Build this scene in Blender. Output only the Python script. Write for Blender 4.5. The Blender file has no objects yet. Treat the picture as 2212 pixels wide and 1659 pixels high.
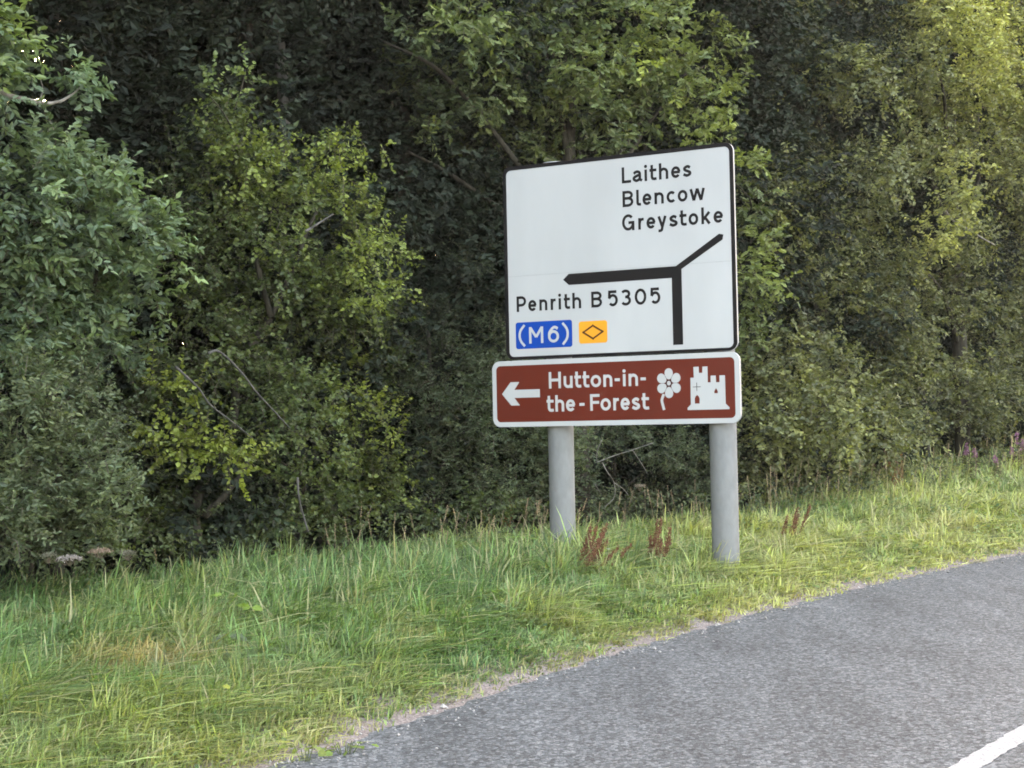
import bpy, bmesh, math
import numpy as np
from mathutils import Vector, Matrix

SC = bpy.context.scene
COL = SC.collection
rng = np.random.default_rng(7)

# ------------------------------------------------------------------ camera
CAM_H = 1.45
PITCH, ROLL, YAW = 0.0229107, -0.0205713, 0.5098916
FPX = 3253.0                      # focal length in pixels of a 2212 x 1659 picture
_f = np.array([0, math.cos(PITCH), math.sin(PITCH)])
_u = np.array([0, -math.sin(PITCH), math.cos(PITCH)])
_x = np.array([1.0, 0, 0])
CR = math.cos(ROLL)*_x + math.sin(ROLL)*_u
CU = -math.sin(ROLL)*_x + math.cos(ROLL)*_u
CF = _f
cam_d = bpy.data.cameras.new('camera')
cam = bpy.data.objects.new('camera', cam_d)
COL.objects.link(cam)
cam_d.sensor_width = 36
cam_d.lens = 36*FPX/2212
cam_d.clip_end = 3000
cam.matrix_world = Matrix(((CR[0], CU[0], -CF[0], 0), (CR[1], CU[1], -CF[1], 0), (CR[2], CU[2], -CF[2], CAM_H), (0, 0, 0, 1)))
SC.camera = cam

# ------------------------------------------------------------------ sky and sun
SUN_AZ = math.radians(-13.5)      # from +Y, towards +X positive
SUN_EL = math.radians(11.0)
w = bpy.data.worlds.new('World'); SC.world = w; w.use_nodes = True
nt = w.node_tree; nt.nodes.clear()
sky = nt.nodes.new('ShaderNodeTexSky'); sky.sky_type = 'NISHITA'
sky.sun_disc = False; sky.sun_elevation = SUN_EL; sky.sun_rotation = SUN_AZ
sky.air_density = .7; sky.dust_density = 5.0; sky.ozone_density = .6
bg = nt.nodes.new('ShaderNodeBackground'); bg.inputs['Strength'].default_value = 0.15
wo = nt.nodes.new('ShaderNodeOutputWorld')
tintn = nt.nodes.new('ShaderNodeVectorMath'); tintn.operation = 'MULTIPLY'; tintn.inputs[1].default_value = (1.3, 1.02, .78)   # the photograph's white balance
nt.links.new(sky.outputs[0], tintn.inputs[0]); nt.links.new(tintn.outputs[0], bg.inputs[0]); nt.links.new(bg.outputs[0], wo.inputs[0])
sl = bpy.data.lights.new('sun', 'SUN'); sl.energy = 2.0; sl.angle = math.radians(0.5); sl.color = (1, .84, .62)
sun = bpy.data.objects.new('sun', sl); COL.objects.link(sun)
sd = Vector((math.sin(SUN_AZ)*math.cos(SUN_EL), math.cos(SUN_AZ)*math.cos(SUN_EL), math.sin(SUN_EL)))
sun.rotation_euler = sd.to_track_quat('Z', 'Y').to_euler()
sun.location = (-10, 0, 20)
SC.view_settings.view_transform = 'Standard'; SC.view_settings.look = 'None'
SC.view_settings.gamma = 1; SC.view_settings.use_curve_mapping = False
SC.view_settings.exposure = 4.3
SC.cycles.filter_width = 1.8
SC.cycles.max_bounces = 6
SC.cycles.diffuse_bounces = 4
SC.cycles.transmission_bounces = 4

# ------------------------------------------------------------------ haze volume added to stand for veiling lens flare
_hb = bpy.data.meshes.new('haze')
_c = [(x, y, z) for z in (-1.2, 18.5) for y in (-1700, 1700) for x in (-1700, 1700)]
_hb.from_pydata(_c, [], [(0, 2, 3, 1), (4, 5, 7, 6), (0, 1, 5, 4), (2, 6, 7, 3), (0, 4, 6, 2), (1, 3, 7, 5)])
haze = bpy.data.objects.new('haze', _hb); COL.objects.link(haze)
haze['label'] = 'thin warm haze added over the verge to stand for lens flare'; haze['kind'] = 'stuff'
_hm = bpy.data.materials.new('flare_haze'); _hm.use_nodes = True; _n = _hm.node_tree; _n.nodes.clear()
_pv = _n.nodes.new('ShaderNodeVolumePrincipled'); _pv.inputs['Density'].default_value = .0006; _pv.inputs['Color'].default_value = (1, .92, .80, 1)
_pv.inputs['Anisotropy'].default_value = .3
_vo = _n.nodes.new('ShaderNodeOutputMaterial'); _n.links.new(_pv.outputs[0], _vo.inputs['Volume'])
_hb.materials.append(_hm)

# ------------------------------------------------------------------ frames
# the road runs along N, the verge lies to its left; u is the distance along N, v the distance to the left of the camera
T = np.array([math.cos(YAW), -math.sin(YAW), 0.0])
N = np.array([math.sin(YAW), math.cos(YAW), 0.0])
def uv(u, v, z=0.0):
    u = np.asarray(u, float); v = np.asarray(v, float); z = np.asarray(z, float) + 0*u
    return np.stack([u*N[0] - v*T[0], u*N[1] - v*T[1], z], -1)
def ray(px, py):
    return CF + CR*(px-1106)/FPX + CU*(829.5-py)/FPX
def hedge_v(u):
    return np.interp(u, [-40, 0, 7.5, 10.4, 12, 12.9, 14, 16.5, 19, 24, 30, 60], [10, 8.8, 8.35, 8.15, 8.05, 7.85, 7.25, 6.4, 6.0, 5.3, 4.2, -3])
def edge_v(u):
    u = np.asarray(u, float)
    k = np.clip(u, 6.5, 15.8)
    return 4.05 - .0135*(k-6.5)**2 - .25*np.maximum(u-15.8, 0)
def at(px, py, off=0.0):
    """the point of the bearing (px, py) on the hedge's face pushed back by off metres; and its distance"""
    d = ray(px, py)
    ks = np.linspace(4, 60, 1400)
    P = d[None]*ks[:, None]
    g = -(P@T) - hedge_v(P@N) - off
    i = np.argmax(g > 0)
    k = ks[i]
    return d*k + np.array([0, 0, CAM_H]), k
def ong(px, py, z=0.0):
    d = ray(px, py); k = (z-CAM_H)/d[2]
    p = d*k; p[2] = z
    return p

def vnoise(P, seed=0):
    """smooth value noise, P (n,2) or (n,3) -> 0..1"""
    P = np.asarray(P, float)
    if P.shape[1] == 2: P = np.concatenate([P, np.zeros((len(P), 1))], 1)
    i = np.floor(P).astype(np.int64); f = P-i; f = f*f*(3-2*f)
    out = np.zeros(len(P))
    for dx in (0, 1):
        for dy in (0, 1):
            for dz in (0, 1):
                h = (i[:, 0]+dx)*374761393 + (i[:, 1]+dy)*668265263 + (i[:, 2]+dz)*1274126177 + seed*144665
                h = (h ^ (h >> 13))*1103515245 & 0x7fffffff
                h = ((h ^ (h >> 16))*12345 + 777) & 0xffffff
                r = h/float(0xffffff)
                wgt = (f[:, 0] if dx else 1-f[:, 0])*(f[:, 1] if dy else 1-f[:, 1])*(f[:, 2] if dz else 1-f[:, 2])
                out += r*wgt
    return out

def ground_z(u, e):
    """height of the verge; e = distance beyond the road's edge"""
    u = np.asarray(u, float); e = np.asarray(e, float)
    z = np.interp(e, [-400, -6.2, -5.6, -5.3, -.25, -.08, .1, .3, .6, 1.2, 3, 4.5, 7, 12, 60, 400],
                  [.3, .25, .02, -.05, -.05, -.008, .016, .06, .115, .165, .17, .175, .22, .5, 1.2, 1.2])
    far = np.clip((u-17)/10, 0, 1)*np.clip(e/3, 0, 1)*.22
    q = np.stack([u.ravel()*.9, e.ravel()*.9], -1)
    n = (vnoise(q, 3)-.5).reshape(u.shape)*.07*np.clip(e/1.0, 0, 1)
    q2 = np.stack([u.ravel()*9, e.ravel()*9], -1)
    n2 = (vnoise(q2, 4)-.5).reshape(u.shape)*.016*((e > -.4) & (e < 1))
    return z + far + n + n2
def gz_xy(P):
    u = P@N if P.shape[-1] == 3 else None
    v = -(P@T)
    return ground_z(u, v-edge_v(u))

# ------------------------------------------------------------------ helpers
def tag(o, label=None, cat=None, group=None, kind=None):
    if label: o['label'] = label
    if cat: o['category'] = cat
    if group: o['group'] = group
    if kind: o['kind'] = kind
    return o
def empty(name, loc, label, cat, group=None, rz=0):
    o = bpy.data.objects.new(name, None); COL.objects.link(o)
    o.location = tuple(float(c) for c in loc); o.rotation_euler = (0, 0, rz)
    o.empty_display_size = .2
    return tag(o, label, cat, group)
def link(name, me, mat, parent=None, loc=None):
    o = bpy.data.objects.new(name, me); COL.objects.link(o)
    if mat is not None and len(me.materials) == 0: me.materials.append(mat)
    if parent is not None: o.parent = parent
    if loc is not None: o.location = tuple(float(c) for c in loc)
    return o
def mesh_np(name, V, loops, counts, col=None, smooth=False):
    """V (n,3); loops flat vertex indices; counts per-face corner counts; col (n,3) albedo per vertex"""
    me = bpy.data.meshes.new(name)
    V = np.ascontiguousarray(V, dtype=np.float32); loops = np.ascontiguousarray(loops, dtype=np.int32)
    counts = np.ascontiguousarray(counts, dtype=np.int32)
    me.vertices.add(len(V)); me.vertices.foreach_set('co', V.ravel())
    me.loops.add(len(loops)); me.loops.foreach_set('vertex_index', loops)
    me.polygons.add(len(counts))
    st = np.zeros(len(counts), np.int32); st[1:] = np.cumsum(counts)[:-1]
    me.polygons.foreach_set('loop_start', st)
    me.polygons.foreach_set('loop_total', counts)
    me.polygons.foreach_set('use_smooth', np.full(len(counts), bool(smooth)))
    me.update(calc_edges=True)
    if col is not None:
        a = me.color_attributes.new('col', 'FLOAT_COLOR', 'POINT')
        c4 = np.ones((len(V), 4), np.float32); c4[:, :3] = col
        a.data.foreach_set('color', c4.ravel())
    return me

class Buf:
    """collects geometry for ONE object"""
    def __init__(s): s.V = []; s.L = []; s.C = []; s.K = []; s.n = 0
    def add(s, V, faces, col=None):
        V = np.asarray(V, float)
        for f in faces:
            s.L.extend([i+s.n for i in f]); s.C.append(len(f))
        s.V.append(V); s.n += len(V)
        s.K.append(np.broadcast_to(np.asarray(col if col is not None else (1, 1, 1), float), (len(V), 3)))
    def add_np(s, V, L, C, K):
        s.V.append(V); s.L.extend((L+s.n).tolist()) if False else s.L.append(('np', L+s.n)); s.C.append(('np', C)); s.K.append(K); s.n += len(V)
    def mesh(s, name, smooth=False):
        def flat(q):
            out = []; cur = []
            for x in q:
                if isinstance(x, tuple):
                    if cur: out.append(np.array(cur, np.int64)); cur = []
                    out.append(np.asarray(x[1]).ravel())
                else: cur.append(x)
            if cur: out.append(np.array(cur, np.int64))
            return np.concatenate(out)
        return mesh_np(name, np.concatenate(s.V), flat(s.L), flat(s.C), np.concatenate(s.K), smooth)
    def tube(s, path, r0, r1, sides=6, col=(1, 1, 1), cap=True, wob=0):
        path = np.asarray(path, float); n = len(path)
        tan = np.gradient(path, axis=0); tan /= np.linalg.norm(tan, axis=1)[:, None]+1e-9
        a = np.array([0, 0, 1.0]) if abs(tan[0][2]) < .8 else np.array([1.0, 0, 0])
        V = []
        for i in range(n):
            x = np.cross(tan[i], a); x /= np.linalg.norm(x)+1e-9; y = np.cross(tan[i], x)
            a = a if i == 0 else a
            r = r0+(r1-r0)*i/(n-1)
            for k in range(sides):
                t = 2*math.pi*k/sides
                rr = r*(1+(wob*(rng.random()-.5)))
                V.append(path[i]+rr*(x*math.cos(t)+y*math.sin(t)))
        F = [(i*sides+k, i*sides+(k+1) % sides, (i+1)*sides+(k+1) % sides, (i+1)*sides+k) for i in range(n-1) for k in range(sides)]
        if cap:
            F.append(tuple(range(sides))[::-1]); F.append(tuple((n-1)*sides+k for k in range(sides)))
        s.add(V, F, col)
    def box(s, lo, hi, col=(1, 1, 1)):
        x0, y0, z0 = lo; x1, y1, z1 = hi
        V = [(x, y, z) for z in (z0, z1) for y in (y0, y1) for x in (x0, x1)]
        s.add(V, [(0, 2, 3, 1), (4, 5, 7, 6), (0, 1, 5, 4), (2, 6, 7, 3), (0, 4, 6, 2), (1, 3, 7, 5)], col)

def curve_pts(pts, n=10):
    """Catmull-Rom through the points"""
    P = np.asarray(pts, float); P = np.vstack([2*P[0]-P[1], P, 2*P[-1]-P[-2]])
    out = []
    for i in range(1, len(P)-2):
        for t in np.linspace(0, 1, n, endpoint=False):
            a, b, c, d = P[i-1], P[i], P[i+1], P[i+2]
            out.append(.5*((2*b)+(-a+c)*t+(2*a-5*b+4*c-d)*t*t+(-a+3*b-3*c+d)*t**3))
    out.append(P[-2])
    return np.array(out)

# ------------------------------------------------------------------ materials
def mat(name, base=(.5, .5, .5), rough=.6, spec=.5, metal=0):
    m = bpy.data.materials.new(name); m.use_nodes = True
    b = m.node_tree.nodes['Principled BSDF']
    b.inputs['Base Color'].default_value = (*base, 1); b.inputs['Roughness'].default_value = rough
    b.inputs['Specular IOR Level'].default_value = spec; b.inputs['Metallic'].default_value = metal
    return m
def noise_tint(m, base, amt=.12, scale=3, detail=6, bump=0, bscale=60, coord='Object', rough=None, streak=None):
    nt = m.node_tree; b = nt.nodes['Principled BSDF']
    tc = nt.nodes.new('ShaderNodeTexCoord')
    mp = nt.nodes.new('ShaderNodeMapping'); nt.links.new(tc.outputs[coord], mp.inputs[0])
    if streak: mp.inputs['Scale'].default_value = streak
    n = nt.nodes.new('ShaderNodeTexNoise'); n.inputs['Scale'].default_value = scale; n.inputs['Detail'].default_value = detail
    nt.links.new(mp.outputs[0], n.inputs['Vector'])
    r = nt.nodes.new('ShaderNodeValToRGB')
    r.color_ramp.elements[0].position = .3; r.color_ramp.elements[1].position = .7
    r.color_ramp.elements[0].color = (*[c*(1-amt) for c in base], 1); r.color_ramp.elements[1].color = (*[min(1, c*(1+amt*.5)) for c in base], 1)
    nt.links.new(n.outputs['Fac'], r.inputs[0]); nt.links.new(r.outputs[0], b.inputs['Base Color'])
    if bump:
        n2 = nt.nodes.new('ShaderNodeTexNoise'); n2.inputs['Scale'].default_value = bscale; n2.inputs['Detail'].default_value = 4
        nt.links.new(tc.outputs[coord], n2.inputs['Vector'])
        bp = nt.nodes.new('ShaderNodeBump'); bp.inputs['Strength'].default_value = bump; bp.inputs['Distance'].default_value = .01
        nt.links.new(n2.outputs['Fac'], bp.inputs['Height']); nt.links.new(bp.outputs[0], b.inputs['Normal'])
    return m

def leaf_material(name, trans=.3, rough=.45, spec=.5, gain=1.0):
    m = bpy.data.materials.new(name); m.use_nodes = True
    nt = m.node_tree; b = nt.nodes['Principled BSDF']; out = nt.nodes['Material Output']
    a = nt.nodes.new('ShaderNodeAttribute'); a.attribute_name = 'col'
    tc = nt.nodes.new('ShaderNodeTexCoord')
    n = nt.nodes.new('ShaderNodeTexNoise'); n.inputs['Scale'].default_value = 45; n.inputs['Detail'].default_value = 2
    nt.links.new(tc.outputs['Object'], n.inputs['Vector'])
    mr = nt.nodes.new('ShaderNodeMapRange'); mr.inputs[3].default_value = .7*gain; mr.inputs[4].default_value = 1.3*gain
    nt.links.new(n.outputs['Fac'], mr.inputs[0])
    mx = nt.nodes.new('ShaderNodeVectorMath'); mx.operation = 'SCALE'
    nt.links.new(a.outputs['Color'], mx.inputs[0]); nt.links.new(mr.outputs[0], mx.inputs['Scale'])
    nt.links.new(mx.outputs[0], b.inputs['Base Color'])
    b.inputs['Roughness'].default_value = rough; b.inputs['Specular IOR Level'].default_value = spec
    tr = nt.nodes.new('ShaderNodeBsdfTranslucent')
    tm = nt.nodes.new('ShaderNodeVectorMath'); tm.operation = 'MULTIPLY'; tm.inputs[1].default_value = (1.2, 1.3, .5)
    nt.links.new(mx.outputs[0], tm.inputs[0]); nt.links.new(tm.outputs[0], tr.inputs['Color'])
    ms = nt.nodes.new('ShaderNodeMixShader'); ms.inputs[0].default_value = trans
    nt.links.new(b.outputs[0], ms.inputs[1]); nt.links.new(tr.outputs[0], ms.inputs[2]); nt.links.new(ms.outputs[0], out.inputs['Surface'])
    return m
M_LEAF = leaf_material('leaf', .32, .5, .38)
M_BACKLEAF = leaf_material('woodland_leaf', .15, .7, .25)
M_GRASS = leaf_material('grass_blade', .4, .5, .4)
def bark_material(name, c0, c1, scale=14):
    m = mat(name, c0, .9, .2); nt = m.node_tree; b = nt.nodes['Principled BSDF']
    tc = nt.nodes.new('ShaderNodeTexCoord'); mp = nt.nodes.new('ShaderNodeMapping'); mp.inputs['Scale'].default_value = (1, 1, .3)
    nt.links.new(tc.outputs['Object'], mp.inputs[0])
    n = nt.nodes.new('ShaderNodeTexNoise'); n.inputs['Scale'].default_value = scale; n.inputs['Detail'].default_value = 8
    nt.links.new(mp.outputs[0], n.inputs['Vector'])
    r = nt.nodes.new('ShaderNodeValToRGB'); r.color_ramp.elements[0].position = .35; r.color_ramp.elements[1].position = .68
    r.color_ramp.elements[0].color = (*c0, 1); r.color_ramp.elements[1].color = (*c1, 1)
    nt.links.new(n.outputs['Fac'], r.inputs[0]); nt.links.new(r.outputs[0], b.inputs['Base Color'])
    bp = nt.nodes.new('ShaderNodeBump'); bp.inputs['Strength'].default_value = .6; bp.inputs['Distance'].default_value = .02
    nt.links.new(n.outputs['Fac'], bp.inputs['Height']); nt.links.new(bp.outputs[0], b.inputs['Normal'])
    return m
M_BARK = bark_material('bark', (.02, .018, .013), (.065, .058, .043))
M_PALEBARK = bark_material('pale_bark', (.12, .11, .09), (.3, .28, .25))
M_STEM = leaf_material('stem', .05, .7, .2)

# ------------------------------------------------------------------ ground, road
us = np.unique(np.concatenate([np.linspace(-700, -40, 12), np.linspace(-40, 2, 43), np.arange(2, 20, .06), np.arange(20, 45, .35), np.linspace(45, 900, 20)]))
es = np.unique(np.concatenate([np.linspace(-700, -12, 8), np.linspace(-12, -5, 15), np.linspace(-5, -.5, 4), np.arange(-.45, .8, .04), np.arange(.8, 8, .3), np.linspace(8, 30, 12), np.linspace(30, 900, 10)]))
UU, EE = np.meshgrid(us, es, indexing='ij')
ev = edge_v(np.clip(UU, -60, 60))
Z = ground_z(UU, EE)
G = uv(UU, ev+EE, Z).reshape(-1, 3)
nu, ne = len(us), len(es)
ii, jj = np.meshgrid(np.arange(nu-1), np.arange(ne-1), indexing='ij')
q = (ii*ne+jj).ravel()
me = mesh_np('ground', G, np.stack([q, q+1, q+ne+1, q+ne], -1)[:, ::-1].ravel(), np.full(len(q), 4), smooth=True)
gm = bpy.data.materials.new('verge_soil'); gm.use_nodes = True
nt = gm.node_tree; b = nt.nodes['Principled BSDF']; b.inputs['Roughness'].default_value = .95; b.inputs['Specular IOR Level'].default_value = .2
tc = nt.nodes.new('ShaderNodeTexCoord')
n1 = nt.nodes.new('ShaderNodeTexNoise'); n1.inputs['Scale'].default_value = 90; n1.inputs['Detail'].default_value = 6
n2 = nt.nodes.new('ShaderNodeTexNoise'); n2.inputs['Scale'].default_value = 2.2; n2.inputs['Detail'].default_value = 5
vo = nt.nodes.new('ShaderNodeTexVoronoi'); vo.inputs['Scale'].default_value = 95
for x in (n1, n2, vo): nt.links.new(tc.outputs['Object'], x.inputs['Vector'])
# grit near the carriageway (low ground), soil and leaf litter higher up
sp = nt.nodes.new('ShaderNodeSeparateXYZ'); nt.links.new(tc.outputs['Object'], sp.inputs[0])
hr = nt.nodes.new('ShaderNodeMapRange'); hr.inputs[1].default_value = .03; hr.inputs[2].default_value = .07
nt.links.new(sp.outputs['Z'], hr.inputs[0])
r1 = nt.nodes.new('ShaderNodeValToRGB')
r1.color_ramp.elements[0].position = .25; r1.color_ramp.elements[0].color = (.13, .105, .09, 1)
r1.color_ramp.elements[1].position = .75; r1.color_ramp.elements[1].color = (.36, .31, .29, 1)
mxn = nt.nodes.new('ShaderNodeMix'); mxn.data_type = 'RGBA'; mxn.inputs[0].default_value = .5
nt.links.new(vo.outputs['Color'], mxn.inputs[6]); nt.links.new(n1.outputs['Fac'], mxn.inputs[7])
bw = nt.nodes.new('ShaderNodeRGBToBW'); nt.links.new(mxn.outputs[2], bw.inputs[0]); nt.links.new(bw.outputs[0], r1.inputs[0])
r2 = nt.nodes.new('ShaderNodeValToRGB')
r2.color_ramp.elements[0].color = (.022, .018, .012, 1); r2.color_ramp.elements[1].color = (.06, .055, .03, 1)
nt.links.new(n2.outputs['Fac'], r2.inputs[0])
mg = nt.nodes.new('ShaderNodeMix'); mg.data_type = 'RGBA'
nt.links.new(hr.outputs[0], mg.inputs[0]); nt.links.new(r1.outputs[0], mg.inputs[6]); nt.links.new(r2.outputs[0], mg.inputs[7])
nt.links.new(mg.outputs[2], b.inputs['Base Color'])
bp = nt.nodes.new('ShaderNodeBump'); bp.inputs['Strength'].default_value = .5; bp.inputs['Distance'].default_value = .01
nt.links.new(n1.outputs['Fac'], bp.inputs['Height']); nt.links.new(bp.outputs[0], b.inputs['Normal'])
tag(link('ground', me, gm), 'rough soil of the verge and the wood floor, gritty beside the road', kind='structure')

# the carriageway: coarse surface dressing
ru = np.unique(np.concatenate([np.linspace(-300, -40, 8), np.arange(-40, 60, .5), np.linspace(60, 300, 8)]))
re = np.linspace(-5.42, .0, 10)
UU, EE = np.meshgrid(ru, re, indexing='ij')
camber = .0 - .0*EE
G = uv(UU, edge_v(np.clip(UU, -60, 60))+EE, 0*UU).reshape(-1, 3)
nu, ne = len(ru), len(re)
ii, jj = np.meshgrid(np.arange(nu-1), np.arange(ne-1), indexing='ij'); q = (ii*ne+jj).ravel()
me = mesh_np('road', G, np.stack([q, q+1, q+ne+1, q+ne], -1)[:, ::-1].ravel(), np.full(len(q), 4))
rm = bpy.data.materials.new('surface_dressing'); rm.use_nodes = True
nt = rm.node_tree; b = nt.nodes['Principled BSDF']; b.inputs['Roughness'].default_value = .8; b.inputs['Specular IOR Level'].default_value = .35
tc = nt.nodes.new('ShaderNodeTexCoord')
v1 = nt.nodes.new('ShaderNodeTexVoronoi'); v1.inputs['Scale'].default_value = 56; v1.inputs['Randomness'].default_value = 1
v2 = nt.nodes.new('ShaderNodeTexVoronoi'); v2.inputs['Scale'].default_value = 56; v2.feature = 'DISTANCE_TO_EDGE'
nz = nt.nodes.new('ShaderNodeTexNoise'); nz.inputs['Scale'].default_value = 1.3; nz.inputs['Detail'].default_value = 7; nz.inputs['Roughness'].default_value = .65
nf = nt.nodes.new('ShaderNodeTexNoise'); nf.inputs['Scale'].default_value = 19; nf.inputs['Detail'].default_value = 5; nf.inputs['Roughness'].default_value = .7
mpr = nt.nodes.new('ShaderNodeMapping'); mpr.inputs['Rotation'].default_value = (0, 0, YAW); mpr.inputs['Scale'].default_value = (1.2, .3, 1)
nt.links.new(tc.outputs['Object'], mpr.inputs[0])
for x in (v1, v2, nf): nt.links.new(tc.outputs['Object'], x.inputs['Vector'])
nt.links.new(mpr.outputs[0], nz.inputs['Vector'])
bw = nt.nodes.new('ShaderNodeRGBToBW'); nt.links.new(v1.outputs['Color'], bw.inputs[0])
cr = nt.nodes.new('ShaderNodeValToRGB'); e0 = cr.color_ramp.elements
e0[0].position = .12; e0[0].color = (.070, .075, .077, 1); e0[1].position = .88; e0[1].color = (.235, .246, .248, 1)
k = cr.color_ramp.elements.new(.5); k.color = (.132, .142, .147, 1)
nt.links.new(bw.outputs[0], cr.inputs[0])
gap = nt.nodes.new('ShaderNodeMapRange'); gap.inputs[1].default_value = .0; gap.inputs[2].default_value = .12; gap.inputs[3].default_value = .45; gap.inputs[4].default_value = 1
nt.links.new(v2.outputs['Distance'], gap.inputs[0])
big = nt.nodes.new('ShaderNodeMapRange'); big.inputs[1].default_value = .3; big.inputs[2].default_value = .7; big.inputs[3].default_value = .64; big.inputs[4].default_value = 1.30
nt.links.new(nz.outputs['Fac'], big.inputs[0])
fin = nt.nodes.new('ShaderNodeMapRange'); fin.inputs[1].default_value = .36; fin.inputs[2].default_value = .5; fin.inputs[3].default_value = .5; fin.inputs[4].default_value = 1.05
nt.links.new(nf.outputs['Fac'], fin.inputs[0])
ma = nt.nodes.new('ShaderNodeMath'); ma.operation = 'MULTIPLY'; nt.links.new(gap.outputs[0], ma.inputs[0]); nt.links.new(big.outputs[0], ma.inputs[1])
mb = nt.nodes.new('ShaderNodeMath'); mb.operation = 'MULTIPLY'; nt.links.new(ma.outputs[0], mb.inputs[0]); nt.links.new(fin.outputs[0], mb.inputs[1])
sc_ = nt.nodes.new('ShaderNodeVectorMath'); sc_.operation = 'SCALE'; nt.links.new(cr.outputs[0], sc_.inputs[0]); nt.links.new(mb.outputs[0], sc_.inputs['Scale'])
nt.links.new(sc_.outputs[0], b.inputs['Base Color'])
bp = nt.nodes.new('ShaderNodeBump'); bp.inputs['Strength'].default_value = .55; bp.inputs['Distance'].default_value = .005
ad = nt.nodes.new('ShaderNodeMath'); ad.operation = 'ADD'; nt.links.new(gap.outputs[0], ad.inputs[0]); nt.links.new(bw.outputs[0], ad.inputs[1])
nt.links.new(ad.outputs[0], bp.inputs['Height']); nt.links.new(bp.outputs[0], b.inputs['Normal'])
tag(link('road', me, rm), 'grey chipped road surface curving right past the verge', kind='structure')

# centre line dashes: worn edges, each dash a thing of its own
M_PAINT = noise_tint(mat('road_paint', (.8, .8, .78), .7), (.44, .44, .43), .5, 70, 8, bump=.6, bscale=120)
def dash(u0, u1, name='centre_line'):
    n = int((u1-u0)/.03)
    uu = np.linspace(u0, u1, n)
    k5 = np.maximum(uu, 5)
    vc = 1.42-.115*(k5-6.2)-.008*np.maximum(k5-7, 0)**2
    L = vc+.056+(vnoise(np.stack([uu*22, uu*0], -1), 11)-.5)*.016
    Rr = vc-.056-(vnoise(np.stack([uu*22, uu*0+9], -1), 12)-.5)*.016
    V = np.concatenate([uv(uu, L, .004), uv(uu, Rr, .004)])
    F = np.stack([np.arange(n-1), np.arange(n-1)+1, np.arange(n-1)+1+n, np.arange(n-1)+n], -1)[:, ::-1]
    return mesh_np(name, V, F.ravel(), np.full(len(F), 4))
o = link('centre_line', dash(5.2, 9.2), M_PAINT); tag(o, 'white painted centre line dash on the grey road', kind='structure')
for u0 in (-6.8, -.8, 11.2, 17.2, 23.2):
    o = link('centre_line', dash(u0, u0+4), M_PAINT); tag(o, 'white painted centre line dash on the grey road', kind='structure')

# loose chippings along the edge
def stones():
    n = 1500
    u = rng.uniform(3, 20, n); e = -np.abs(rng.normal(0, .16, n))+.08
    s = rng.uniform(.003, .009, n)*(1+(rng.random(n) < .03)*1.3)
    P = uv(u, edge_v(u)+e, np.maximum(ground_z(u, e), 0)+s*.4)
    base = np.array([(1, 0, 0), (-.9, .2, 0), (0, 1, .1), (.1, -1, 0), (0, .1, .8), (0, 0, -.8)])
    tri = np.array([(0, 2, 4), (2, 1, 4), (1, 3, 4), (3, 0, 4), (2, 0, 5), (1, 2, 5), (3, 1, 5), (0, 3, 5)])
    j = base[None]*s[:, None, None]*rng.uniform(.6, 1.3, (n, 6, 3))
    V = (P[:, None]+j).reshape(-1, 3)
    L = (tri[None]+np.arange(n)[:, None, None]*6).ravel()
    c = rng.uniform(.18, .5, n)[:, None]*np.array([1, .95, .9])
    return mesh_np('loose_chippings', V, L, np.full(n*8, 3), np.repeat(c, 6, 0))
M_STONE = mat('stone', (.4, .38, .36), .9, .3)
a_ = M_STONE.node_tree.nodes.new('ShaderNodeAttribute'); a_.attribute_name = 'col'
M_STONE.node_tree.links.new(a_.outputs['Color'], M_STONE.node_tree.nodes['Principled BSDF'].inputs['Base Color'])
tag(link('loose_chippings', stones(), M_STONE), 'loose pale chippings scattered along the road edge', 'gravel', kind='stuff')

# ------------------------------------------------------------------ the road sign
O0 = np.array([0, 13.3, CAM_H])
sign = empty('road_sign', uv(11.61, 5.3, .1), 'large white direction sign over a brown tourist sign on two grey posts', 'road sign')
# frame of the sign: local x to the right along the face, y away from the traffic, z up; origin O0
SM = Matrix(((T[0], N[0], 0, O0[0]), (T[1], N[1], 0, O0[1]), (0, 0, 1, O0[2]), (0, 0, 0, 1)))
def spart(name, me, m, parent, label=None):
    o = bpy.data.objects.new(name, me); COL.objects.link(o); me.materials.append(m)
    o.parent = parent
    o.matrix_parent_inverse = Matrix.Identity(4)
    if parent is sign:
        o.matrix_local = Matrix.Translation(-Vector(sign.location)) @ SM
    if label: o['label'] = label
    return o
def rr_pts(x0, x1, z0, z1, r, n=8):
    P = []
    for cx, cz, a0 in ((x1-r, z1-r, 0), (x0+r, z1-r, 90), (x0+r, z0+r, 180), (x1-r, z0+r, 270)):
        for k in range(n+1):
            a = math.radians(a0+90*k/n); P.append((cx+r*math.cos(a), cz+r*math.sin(a)))
    return P
def slab(pts, y0, y1, name):
    """plate with the outline pts (x,z, counter-clockwise seen from the front), front at y0, back at y1"""
    n = len(pts); V = [(x, y0, z) for x, z in pts]+[(x, y1, z) for x, z in pts]
    F = [tuple(range(n)), tuple(range(n, 2*n))[::-1]]+[(i, i+n, (i+1) % n+n, (i+1) % n) for i in range(n)]
    b = Buf(); b.add(V, F); return b.mesh(name)
def frame_slab(o_, i_, y0, y1, name):
    n = len(o_)
    V = [(x, y0, z) for x, z in o_]+[(x, y0, z) for x, z in i_]+[(x, y1, z) for x, z in o_]+[(x, y1, z) for x, z in i_]
    F = []
    for k in range(n):
        l = (k+1) % n
        F += [(k, l, n+l, n+k), (k, 2*n+k, 2*n+l, l), (n+k, n+l, 3*n+l, 3*n+k)]
    b = Buf(); b.add(V, F); return b.mesh(name)
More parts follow.
